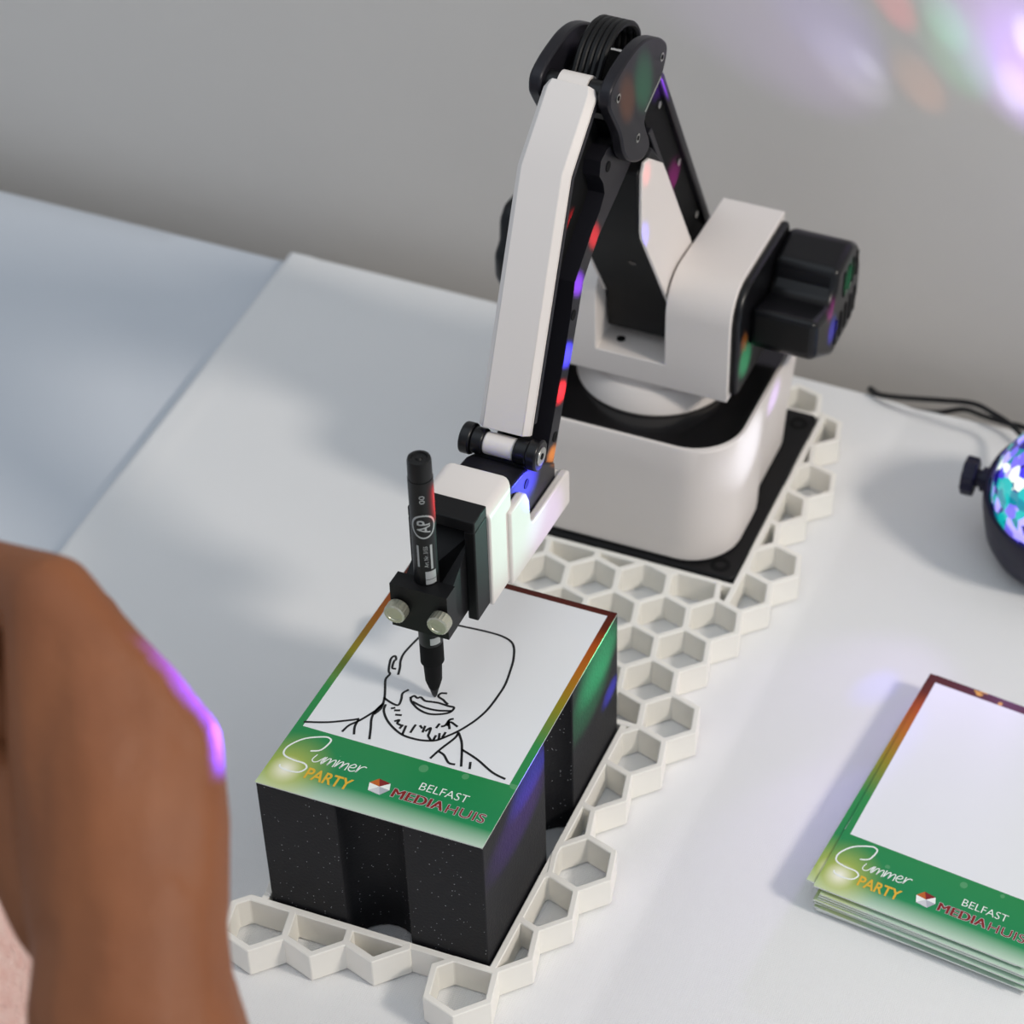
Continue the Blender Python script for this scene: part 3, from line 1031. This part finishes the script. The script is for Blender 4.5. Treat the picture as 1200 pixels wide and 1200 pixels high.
# wrist bracket
bm = bmesh.new()
prism_x(bm, [(0.1210, 0.1340), (0.1210, 0.1800), (0.1380, 0.1775), (0.1560, 0.1685), (0.1715, 0.1560), (0.1715, 0.1340)], X0 - 0.0142, X0 + 0.0142)
wb = part('wrist_bracket', bm, 'black_metal', rob, bevel=0.001)
bm = bmesh.new()
cyl(bm, (X0 + 0.0138, 0.1395, 0.1690), (X0 + 0.0145, 0.1395, 0.1690), 0.0024, n=18)
part('hole', bm, 'black_matte', wb)
bm = bmesh.new()
prism_x(bm, [(0.1400, 0.1700), (0.1425, 0.1790), (0.1500, 0.1790), (0.1560, 0.1650)], X0 - 0.0125, X0 + 0.0125)
part('pin_lug', bm, 'black_plastic', wb, bevel=0.001)
# white tool holder
bm = bmesh.new()
prism_z(bm, [(X0 - 0.0168, 0.0968), (X0 + 0.0168, 0.0968), (X0 + 0.0168, 0.1215), (X0 - 0.0168, 0.1215)], 0.1325, 0.1880)
bm.edges.ensure_lookup_table()
ve = [e for e in bm.edges if abs(e.verts[0].co.z - 0.188) < 1e-6 and abs(e.verts[1].co.z - 0.188) < 1e-6 and (abs(e.verts[0].co.y - e.verts[1].co.y) > 0.01)]
ve += [e for e in bm.edges if abs(e.verts[0].co.z - e.verts[1].co.z) > 0.01 and e.verts[0].co.y > 0.12]
bmesh.ops.bevel(bm, geom=ve, offset=0.005, segments=5, profile=0.5, affect='EDGES')
th_ = part('tool_holder', bm, 'white_shell', rob, bevel=0.0008)
CHEEK = [(0.1135, 0.1305), (0.1780, 0.1275), (0.1780, 0.1470), (0.1765, 0.1485), (0.1370, 0.1500), (0.1345, 0.1520), (0.1332, 0.1660), (0.1305, 0.1720), (0.1270, 0.1740), (0.1135, 0.1740)]
for side in (1,):
    bm = bmesh.new()
    prism_x(bm, CHEEK, X0 + side * 0.0143, X0 + side * 0.0186)
    part('holder_cheek', bm, 'white_shell', th_, bevel=0.0014, seg=3)
bm = bmesh.new()
prism_x(bm, [(0.1722, 0.1280), (0.1775, 0.1280), (0.1775, 0.1470), (0.1722, 0.1470)], X0 - 0.0146, X0 + 0.0146)
part('holder_back', bm, 'white_shell', th_, bevel=0.001)
# black tool plate, carriage, clamp with two thumb screws
bm = bmesh.new()
prism_z(bm, [(X0 - 0.0155, 0.0842), (X0 - 0.0115, 0.0842), (X0 - 0.0115, 0.0910), (X0 + 0.0105, 0.0910), (X0 + 0.0105, 0.0842), (X0 + 0.0155, 0.0842), (X0 + 0.0155, 0.0967), (X0 - 0.0155, 0.0967)], 0.1340, 0.1860)
box(bm, X0 - 0.0155, X0 + 0.0155, 0.0842, 0.0967, 0.1860, 0.1918)
tp = part('tool_plate', bm, 'black_plastic', rob, bevel=0.0007)
bm = bmesh.new()
cyl(bm, (X0 + 0.0075, 0.0912, 0.1740), (X0 + 0.0075, 0.0900, 0.1740), 0.0020, n=14)
part('screw', bm, 'nickel', tp)
PENX, PENY, PR = 0.0490, 0.0700, 0.0053
def jaw(x0, x1, y0, y1, front):
    """plan of a clamp jaw with a half-round seat for the pen"""
    r = PR + 0.0002
    arc = []
    yy = y1 if front else y0
    off = yy - PENY
    a0 = math.acos(max(-1, min(1, abs(off) / r)))
    base = -math.pi / 2 if front else math.pi / 2
    for k in range(13):
        a = base + (a0 - 2 * a0 * k / 12) * (1 if front else -1) * 1.0
        arc.append((PENX + r * math.cos(a), PENY + r * math.sin(a)))
    if front:
        return [(x0, y1), (x0, y0), (x1, y0), (x1, y1)] + arc
    return [(x0, y0), (x0, y1), (x1, y1), (x1, y0)] + [(2 * PENX - p[0], p[1]) for p in arc]
bm = bmesh.new()
prism_z(bm, jaw(X0 - 0.0110, X0 + 0.0108, 0.0702, 0.0912, False), 0.1390, 0.1790)
for v in bm.verts:
    if v.co.z > 0.17:
        v.co.z = 0.1640 + (v.co.y - 0.0702) * 0.72
part('carriage', bm, 'black_plastic', tp)
bm = bmesh.new()
prism_z(bm, jaw(X0 - 0.0135, X0 + 0.0130, 0.0610, 0.0690, True), 0.1435, 0.1680)
cl = part('pen_clamp', bm, 'black_plastic', rob)
for x in (0.0405, 0.0605):
    bm = bmesh.new()
    n = 40
    rings = []
    for y, r in ((0.0618, 0.0020), (0.0602, 0.0020), (0.0602, 0.0043), (0.0596, 0.0047), (0.0552, 0.0047), (0.0546, 0.0042), (0.0546, 0.0030), (0.0550, 0.0028)):
        rings.append([(x + (r * (1.0 + (0.05 if (k % 2 and 0.0044 < r) else 0))) * math.cos(2 * math.pi * k / n), y, 0.1565 + (r * (1.0 + (0.05 if (k % 2 and 0.0044 < r) else 0))) * math.sin(2 * math.pi * k / n)) for k in range(n)])
    loft(bm, rings)
    part('thumb_screw', bm, 'nickel', cl)

# ---------------------------------------------------------------- marker pen held by the clamp
pen = thing('marker_pen', 'black marker pen held upright in the robot clamp, tip on the drawing', 'pen', (PENX, PENY, HB + 0.0004))
bm = bmesh.new()
lathe(bm, [(0.0051, 0.1300), (0.0053, 0.1320), (0.0053, 0.2250)], (PENX, PENY), 32)
barrel = part('barrel', bm, 'pen_body', pen)
bm = bmesh.new()
lathe(bm, [(0.0051, 0.2252), (0.0050, 0.2340), (0.0047, 0.2352), (0.0036, 0.2354), (0.0033, 0.2347), (0.0014, 0.2346), (0.0010, 0.2352)], (PENX, PENY), 32)
part('end_plug', bm, 'pen_body', pen)
bm = bmesh.new()
lathe(bm, [(0.0024, 0.1010), (0.0037, 0.1060), (0.0041, 0.1160), (0.0043, 0.1172), (0.0052, 0.1180), (0.0052, 0.1300)], (PENX, PENY), 32)
part('nose_cone', bm, 'black_matte', pen)
bm = bmesh.new()
lathe(bm, [(0.0005, HB + 0.0004), (0.0011, HB + 0.0016), (0.0019, HB + 0.0050), (0.0022, HB + 0.0080)], (PENX, PENY), 18)
part('nib', bm, 'ink', pen)
def wrap(bm, rot=True, a0=-60.0, zc=0.2):
    """wrap flat lettering (x along, y up) round the barrel; rotated lettering reads upwards"""
    r = PR + 0.00006
    bmesh.ops.triangulate(bm, faces=bm.faces)
    for _ in range(3):
        bmesh.ops.subdivide_edges(bm, edges=[e for e in bm.edges if e.calc_length() > 0.0007], cuts=1)
        bmesh.ops.triangulate(bm, faces=bm.faces)
    for v in bm.verts:
        s, t_ = (-v.co.y, v.co.x) if rot else (v.co.x, v.co.y)
        a = math.radians(a0) + s / PR
        v.co = Vector((PENX + r * math.cos(a), PENY + r * math.sin(a), zc + t_))
    return bm
VIEW = -61.0
part('lettering', wrap(text_bm('AP', -0.0036, 0.0036, -0.0028, 0.0028, 0, bold=0.01), True, VIEW, 0.2015), 'pen_print', barrel)
bm = bmesh.new()
ribbon(bm, [(0.0062 * math.cos(2 * math.pi * k / 24), 0.0050 * math.sin(2 * math.pi * k / 24)) for k in range(25)], 0.0008, 0)
part('ring_mark', wrap(bm, True, VIEW, 0.2015), 'pen_print', barrel)
part('lettering', wrap(text_bm('Art. Nr. 3155', -0.0060, 0.0060, -0.0007, 0.0011, 0), True, VIEW + 4, 0.1845), 'pen_print', barrel)
part('lettering', wrap(text_bm('00', -0.0022, 0.0022, -0.0011, 0.0011, 0), True, VIEW, 0.2165), 'pen_print', barrel)
for a, z0, z1, w in ((28, 0.1905, 0.1775, 0.0010), (-34, 0.1905, 0.1790, 0.0009)):
    bm = bmesh.new()
    ribbon(bm, [(z1 - 0.184, 0), ((z0 + z1) / 2 - 0.184, 0), (z0 - 0.184, 0)], w, 0)
    part('print_line', wrap(bm, True, VIEW + a, 0.184), 'pen_print', barrel)
for z0, z1 in ((0.1760, 0.1715), (0.1712, 0.1686), (0.1360, 0.1320)):
    bm = bmesh.new()
    m = 8
    g = [[bm.verts.new((-0.0005 + 0.0048 * k / m, z, 0)) for k in range(m + 1)] for z in (z1 - 0.17, z0 - 0.17)]
    for k in range(m):
        bm.faces.new((g[0][k], g[0][k + 1], g[1][k + 1], g[1][k]))
    part('label_patch', wrap(bm, False, VIEW, 0.17), 'pen_print', barrel)

# ---------------------------------------------------------------- disco light
LX, LY, LZ = 0.2835, 0.3670, 0.0
lamp = thing('disco_light', 'black party light with a glowing faceted crystal dome at the right', 'party light', (LX, LY, LZ))
tilt = Matrix.Translation((LX, LY, 0.03)) @ Matrix.Rotation(math.radians(11), 4, 'X') @ Matrix.Translation((-LX, -LY, -0.03))
def lpart(name, bm, m, par=None, smooth=True, bevel=None):
    bmesh.ops.transform(bm, matrix=tilt, verts=bm.verts)
    return part(name, bm, m, par or lamp, smooth=smooth, bevel=bevel)
bm = bmesh.new()
lathe(bm, [(0.0330, 0.0075), (0.0380, 0.0085), (0.0425, 0.0125), (0.0455, 0.0200), (0.0468, 0.0300), (0.0470, 0.0380)], (LX, LY), 64)
cup = lpart('housing', bm, 'lamp_body')
bm = bmesh.new()
lathe(bm, [(0.0464, 0.0382), (0.0478, 0.0386), (0.0480, 0.0480), (0.0474, 0.0500), (0.0452, 0.0500), (0.0446, 0.0485), (0.0446, 0.0382)], (LX, LY), 64)
lpart('rim', bm, 'lamp_body')
bm = bmesh.new()
bmesh.ops.create_icosphere(bm, subdivisions=3, radius=0.0440)
bmesh.ops.bisect_plane(bm, geom=bm.verts[:] + bm.edges[:] + bm.faces[:], plane_co=(0, 0, -0.002), plane_no=(0, 0, -1), clear_outer=True)
bmesh.ops.scale(bm, vec=(1, 1, 0.96), verts=bm.verts)
bmesh.ops.translate(bm, vec=(LX, LY, 0.0480), verts=bm.verts)
dome = lpart('crystal_dome', bm, 'lit_crystal_dome', smooth=False)
bm = bmesh.new()
cyl(bm, (LX - 0.0470, LY, 0.0440), (LX - 0.0500, LY, 0.0440), 0.0070)
cyl(bm, (LX - 0.0500, LY, 0.0440), (LX - 0.0530, LY, 0.0440), 0.0050)
kn = lpart('pivot', bm, 'lamp_body')
bm = bmesh.new()
rings = []
for x, s in ((-0.0530, 0.9), (-0.0538, 1.0), (-0.0600, 1.0), (-0.0608, 0.9)):
    rings.append([(LX + x, LY + 0.0105 * s * (1 + 0.06 * math.cos(8 * 2 * math.pi * k / 48)) * math.cos(2 * math.pi * k / 48), 0.0440 + 0.0105 * s * (1 + 0.06 * math.cos(8 * 2 * math.pi * k / 48)) * math.sin(2 * math.pi * k / 48)) for k in range(48)])
loft(bm, rings)
lpart('knob', bm, 'lamp_body', kn)
bm = bmesh.new()
lathe(bm, [(0.0300, 0.0003), (0.0340, 0.0006), (0.0345, 0.0030), (0.0250, 0.0200)], (LX, LY), 40)
part('foot', bm, 'lamp_body', lamp)
CORD = [(0.2560, 0.4080, 0.0300), (0.2440, 0.4340, 0.0210), (0.2332, 0.4465, 0.0190), (0.2219, 0.4469, 0.0240), (0.2080, 0.4491, 0.0260), (0.1866, 0.4519, 0.0200), (0.1646, 0.4568, 0.0115), (0.1472, 0.4627, 0.0045), (0.1405, 0.4680, 0.0030), (0.1400, 0.4745, -0.0050),
        (0.1550, 0.4770, -0.0140), (0.1800, 0.4760, -0.0100), (0.1984, 0.4725, 0.0010), (0.2120, 0.4660, 0.0050), (0.2276, 0.4600, 0.0085), (0.2399, 0.4555, 0.0120), (0.2620, 0.4420, 0.0130), (0.3000, 0.4300, 0.0060), (0.3600, 0.4350, 0.0030), (0.4500, 0.4450, 0.0030)]
bm = bmesh.new()
tube(bm, CORD, 0.0017, 8, 6)
part('power_cord', bm, 'black_satin', lamp)

# the coloured beams that leave the dome
dome_c = tilt @ Vector((LX, LY, 0.050))
def beam_light(target, color, power, deg, blend=1.0):
    tgt = Vector(target)
    d = (tgt - dome_c).normalized()
    if d.z < 0.12:
        d = Vector((d.x, d.y, 0)).normalized() * 0.70 + Vector((0, 0, 0.72))
    p = dome_c + d * 0.0465
    l = bpy.data.lights.new('dome_beam', 'SPOT')
    l.energy = power
    l.color = color
    l.spot_size = math.radians(deg)
    l.spot_blend = blend
    l.shadow_soft_size = 0.0015
    o = bpy.data.objects.new('dome_beam', l)
    col.objects.link(o)
    o.parent = lamp
    o.location = p - LOC[lamp]
    o.rotation_euler = (tgt - p).to_track_quat('-Z', 'Y').to_euler()
RED, GREEN, BLUE, PURPLE, WHITE, ORANGE, CYAN, MAGENTA, LILAC = (1, 0.02, 0.03), (0.05, 1, 0.35), (0.06, 0.05, 1), (0.32, 0.06, 1), (0.8, 0.85, 1), (1, 0.3, 0.03), (0.45, 1, 0.85), (1, 0.05, 0.6), (0.55, 0.35, 1)
BEAMS = [
    ((0.0790, -0.1370, 0.3090), (0.16, 0.05, 1), 150, 5.5),
    ((0.0540, 0.0670, 0.2130), RED, 20, 3.4),
    ((0.0625, 0.2225, 0.2520), RED, 27.0, 2.8),
    ((0.0625, 0.1820, 0.1900), RED, 27.0, 2.8),
    ((0.0625, 0.2035, 0.2375), PURPLE, 18.0, 2.8),
    ((0.0625, 0.1900, 0.2060), BLUE, 27.0, 3.0),
    ((0.0625, 0.1720, 0.1600), ORANGE, 18.0, 2.6),
    ((0.0637, 0.1375, 0.1700), BLUE, 34, 5.0),
    ((0.0660, 0.1100, 0.1650), CYAN, 2.4, 13.0),
    ((0.0680, 0.1500, 0.1400), LILAC, 1.6, 8.0),
    ((0.1150, 0.3000, 0.0800), WHITE, 0.55, 22.0),
    ((0.1180, 0.3400, 0.0850), LILAC, 0.5, 12.0),
    ((0.1445, 0.3450, 0.1500), MAGENTA, 13.3, 7.0),
    ((0.1445, 0.3500, 0.1320), BLUE, 15.2, 9.0),
    ((0.1445, 0.3750, 0.1500), GREEN, 5.7, 9.0),
    ((0.1095, 0.3150, 0.1260), GREEN, 11.4, 9.0),
    ((0.1095, 0.3120, 0.1400), ORANGE, 7.6, 5.0),
    ((0.1048, 0.1250, 0.0820), GREEN, 22.8, 8.0),
    ((0.1048, 0.1150, 0.0700), GREEN, 11.4, 8.0),
    ((0.1048, 0.1390, 0.0500), BLUE, 38.0, 3.2),
    ((0.1048, 0.0480, 0.0850), BLUE, 49.4, 4.4),
    ((0.1048, 0.0350, 0.0720), PURPLE, 19.0, 6.0),
    ((0.0690, 0.2650, 0.3130), GREEN, 12, 5.0),
    ((0.0690, 0.2450, 0.3150), ORANGE, 10, 4.0),
    ((0.0675, 0.2735, 0.2570), RED, 2.0, 3.0),
    ((0.0675, 0.2710, 0.2220), BLUE, 3.5, 4.0),
    ((0.0675, 0.3300, 0.1850), MAGENTA, 2, 2.8),
    ((0.0620, 0.3100, 0.2870), PURPLE, 16, 5.0),
    ((0.2060, 0.5050, 0.2550), LILAC, 2.4, 34.0),
    ((0.2000, 0.5050, 0.2300), PURPLE, 1.0, 14.0),
    ((0.1650, 0.5050, 0.2260), GREEN, 0.45, 13.0),
    ((0.1560, 0.5050, 0.2420), GREEN, 0.6, 7.0),
    ((0.1240, 0.5050, 0.2480), RED, 1.3, 6.0),
    ((0.1040, 0.5050, 0.2000), WHITE, 0.50, 10.0),
    ((0.1120, 0.5050, 0.2050), WHITE, 0.40, 4.0),
    ((0.1440, 0.5050, 0.2000), ORANGE, 0.40, 9.0),
    ((0.1980, 0.5050, 0.2100), WHITE, 0.7, 8.0),
    ((0.2030, 0.5050, 0.2430), WHITE, 1.8, 6.0),
    ((0.0450, 0.5050, 0.2350), LILAC, 0.9, 26.0),
    ((0.2000, 0.2000, 0.0), LILAC, 0.18, 50.0),
    ((0.2600, 0.1900, 0.017), LILAC, 0.28, 46.0),
    ((0.1850, 0.0900, 0.0), LILAC, 0.35, 22.0),
    ((0.2150, 0.2350, 0.0), BLUE, 0.30, 10.0),
    ((0.2250, 0.1500, 0.0), BLUE, 0.25, 12.0),
    ((0.3100, 0.2300, 0.017), BLUE, 0.12, 10.0),
    ((0.0850, 0.5050, 0.2300), BLUE, 0.45, 14.0),
]
for target, color, power, deg in BEAMS:
    beam_light(target, color, power, deg)


# ---------------------------------------------------------------- the visitor's hand in the foreground
CH = dict(
forearm=[(0.1803,-0.3084,0.0527,0.0396), (0.1476,-0.2659,0.1360,0.0390), (0.1132,-0.2273,0.2060,0.0356), (0.0903,-0.2021,0.2464,0.0312), (0.0818,-0.1837,0.2650,0.0281)],
m5=[(0.0843,-0.1801,0.2658,0.0253), (0.0824,-0.1620,0.2822,0.0194), (0.0786,-0.1437,0.2975,0.0125)],
m4=[(0.0807,-0.1838,0.2687,0.0246), (0.0719,-0.1621,0.2918,0.0193), (0.0653,-0.1415,0.3094,0.0137)],
m3=[(0.0782,-0.1845,0.2684,0.0246), (0.0607,-0.1595,0.3001,0.0203), (0.0449,-0.1374,0.3242,0.0142)],
m2=[(0.0747,-0.1841,0.2665,0.0247), (0.0503,-0.1587,0.2991,0.0194), (0.0302,-0.1316,0.3327,0.0143)],
web=[(0.0786,-0.1437,0.2975,0.0125), (0.0653,-0.1415,0.3094,0.0137), (0.0449,-0.1374,0.3242,0.0142), (0.0302,-0.1316,0.3327,0.0143)],
palm=[(0.0387,-0.1642,0.2525,0.0204), (0.0168,-0.1466,0.2654,0.0193), (-0.0083,-0.1294,0.2787,0.0168), (-0.0202,-0.1224,0.2914,0.0140)],
th=[(0.0612,-0.1812,0.2572,0.0211), (0.0361,-0.1686,0.2728,0.0170), (0.0061,-0.1620,0.2817,0.0123), (-0.0229,-0.1517,0.2953,0.0108), (-0.0410,-0.1440,0.3024,0.0101)],
f2=[(0.0302,-0.1316,0.3327,0.0143), (-0.0023,-0.1216,0.3214,0.0131), (-0.0314,-0.1170,0.3019,0.0112), (-0.0350,-0.1300,0.2855,0.0101), (-0.0180,-0.1411,0.2827,0.0102)],
f3=[(0.0449,-0.1374,0.3242,0.0142), (0.0273,-0.1148,0.3051,0.0116), (-0.0011,-0.0951,0.2887,0.0109), (-0.0109,-0.1085,0.2736,0.0098), (0.0025,-0.1227,0.2761,0.0099)],
f4=[(0.0653,-0.1415,0.3094,0.0137), (0.0489,-0.1207,0.2911,0.0110), (0.0232,-0.1061,0.2755,0.0103), (0.0155,-0.1170,0.2630,0.0094), (0.0271,-0.1281,0.2704,0.0098)],
f5=[(0.0786,-0.1437,0.2975,0.0125), (0.0632,-0.1268,0.2788,0.0099), (0.0405,-0.1154,0.2666,0.0091), (0.0322,-0.1247,0.2565,0.0082), (0.0397,-0.1331,0.2600,0.0090)],
left_w=[(-0.0746,-0.1158,0.1573,0.0260), (-0.1116,-0.0755,0.2010,0.0240)],
left_m0=[(-0.1185,-0.0819,0.2010,0.0170), (-0.1658,-0.0563,0.2415,0.0125)],
left_f0=[(-0.1658,-0.0563,0.2415,0.0122), (-0.1830,-0.0375,0.2481,0.0100), (-0.1955,-0.0238,0.2345,0.0095), (-0.1949,-0.0245,0.2145,0.0088)],
left_m1=[(-0.1139,-0.0776,0.2010,0.0170), (-0.1525,-0.0441,0.2415,0.0125)],
left_f1=[(-0.1525,-0.0441,0.2415,0.0122), (-0.1726,-0.0222,0.2492,0.0108), (-0.1872,-0.0062,0.2333,0.0103), (-0.1865,-0.0071,0.2100,0.0095)],
left_m2=[(-0.1090,-0.0731,0.2010,0.0170), (-0.1385,-0.0313,0.2415,0.0125)],
left_f2=[(-0.1385,-0.0313,0.2415,0.0122), (-0.1575,-0.0106,0.2487,0.0104), (-0.1712,0.0044,0.2338,0.0099), (-0.1705,0.0037,0.2118,0.0092)],
left_m3=[(-0.1046,-0.0691,0.2010,0.0170), (-0.1260,-0.0198,0.2415,0.0125)],
left_f3=[(-0.1260,-0.0198,0.2415,0.0122), (-0.1403,-0.0041,0.2470,0.0092), (-0.1508,0.0073,0.2357,0.0087), (-0.1502,0.0067,0.2190,0.0081)],
left_t=[(-0.1253,-0.0827,0.2041,0.0170), (-0.1646,-0.0768,0.2134,0.0125), (-0.1909,-0.0556,0.2197,0.0108), (-0.1998,-0.0324,0.2228,0.0098)])
SLEEVE = [(-0.0931,-0.0920,0.1832,0.0352), (-0.0654,-0.1224,0.1515,0.0373), (-0.0362,-0.1555,0.1158,0.0384), (-0.0079,-0.1917,0.0761,0.0391)]
def flesh(chains, loc, voxel, iters, name, m):
    """tapered limbs fused into one continuous skin"""
    bm = bmesh.new()
    for c in chains:
        for (a, b) in zip(c, c[1:]):
            A, B = Vector(a[:3]), Vector(b[:3])
            n = max(2, int((B - A).length / (0.22 * min(a[3], b[3]))))
            for k in range(n + 1):
                f = k / n
                bmesh.ops.create_icosphere(bm, subdivisions=2, radius=a[3] + (b[3] - a[3]) * f, matrix=Matrix.Translation(A.lerp(B, f) - Vector(loc)))
    me = bpy.data.meshes.new(name)
    bm.to_mesh(me)
    bm.free()
    o = bpy.data.objects.new(name, me)
    col.objects.link(o)
    r = o.modifiers.new('fuse', 'REMESH')
    r.mode = 'VOXEL'
    r.voxel_size = voxel
    s = o.modifiers.new('soften', 'SMOOTH')
    s.factor = 0.5
    s.iterations = iters
    dg = bpy.context.evaluated_depsgraph_get()
    new = bpy.data.meshes.new_from_object(o.evaluated_get(dg))
    bpy.data.objects.remove(o)
    new.name = name
    new.materials.clear()
    new.materials.append(M[m])
    for p in new.polygons:
        p.use_smooth = True
    o = bpy.data.objects.new(name, new)
    col.objects.link(o)
    return o
HLOC = (0.0823, -0.1836, 0.2651)
person = flesh(list(CH.values()), HLOC, 0.0022, 10, 'person', 'skin')
person.location = (HLOC[0], HLOC[1], HLOC[2] + TZ)
tag(person, 'bare hand and forearm with curled fingers reaching in from the left foreground', 'person')
sl = flesh([SLEEVE], HLOC, 0.003, 6, 'sleeve', 'knit')
sl.parent = person
sl['label'] = 'pale pink knitted sleeve'
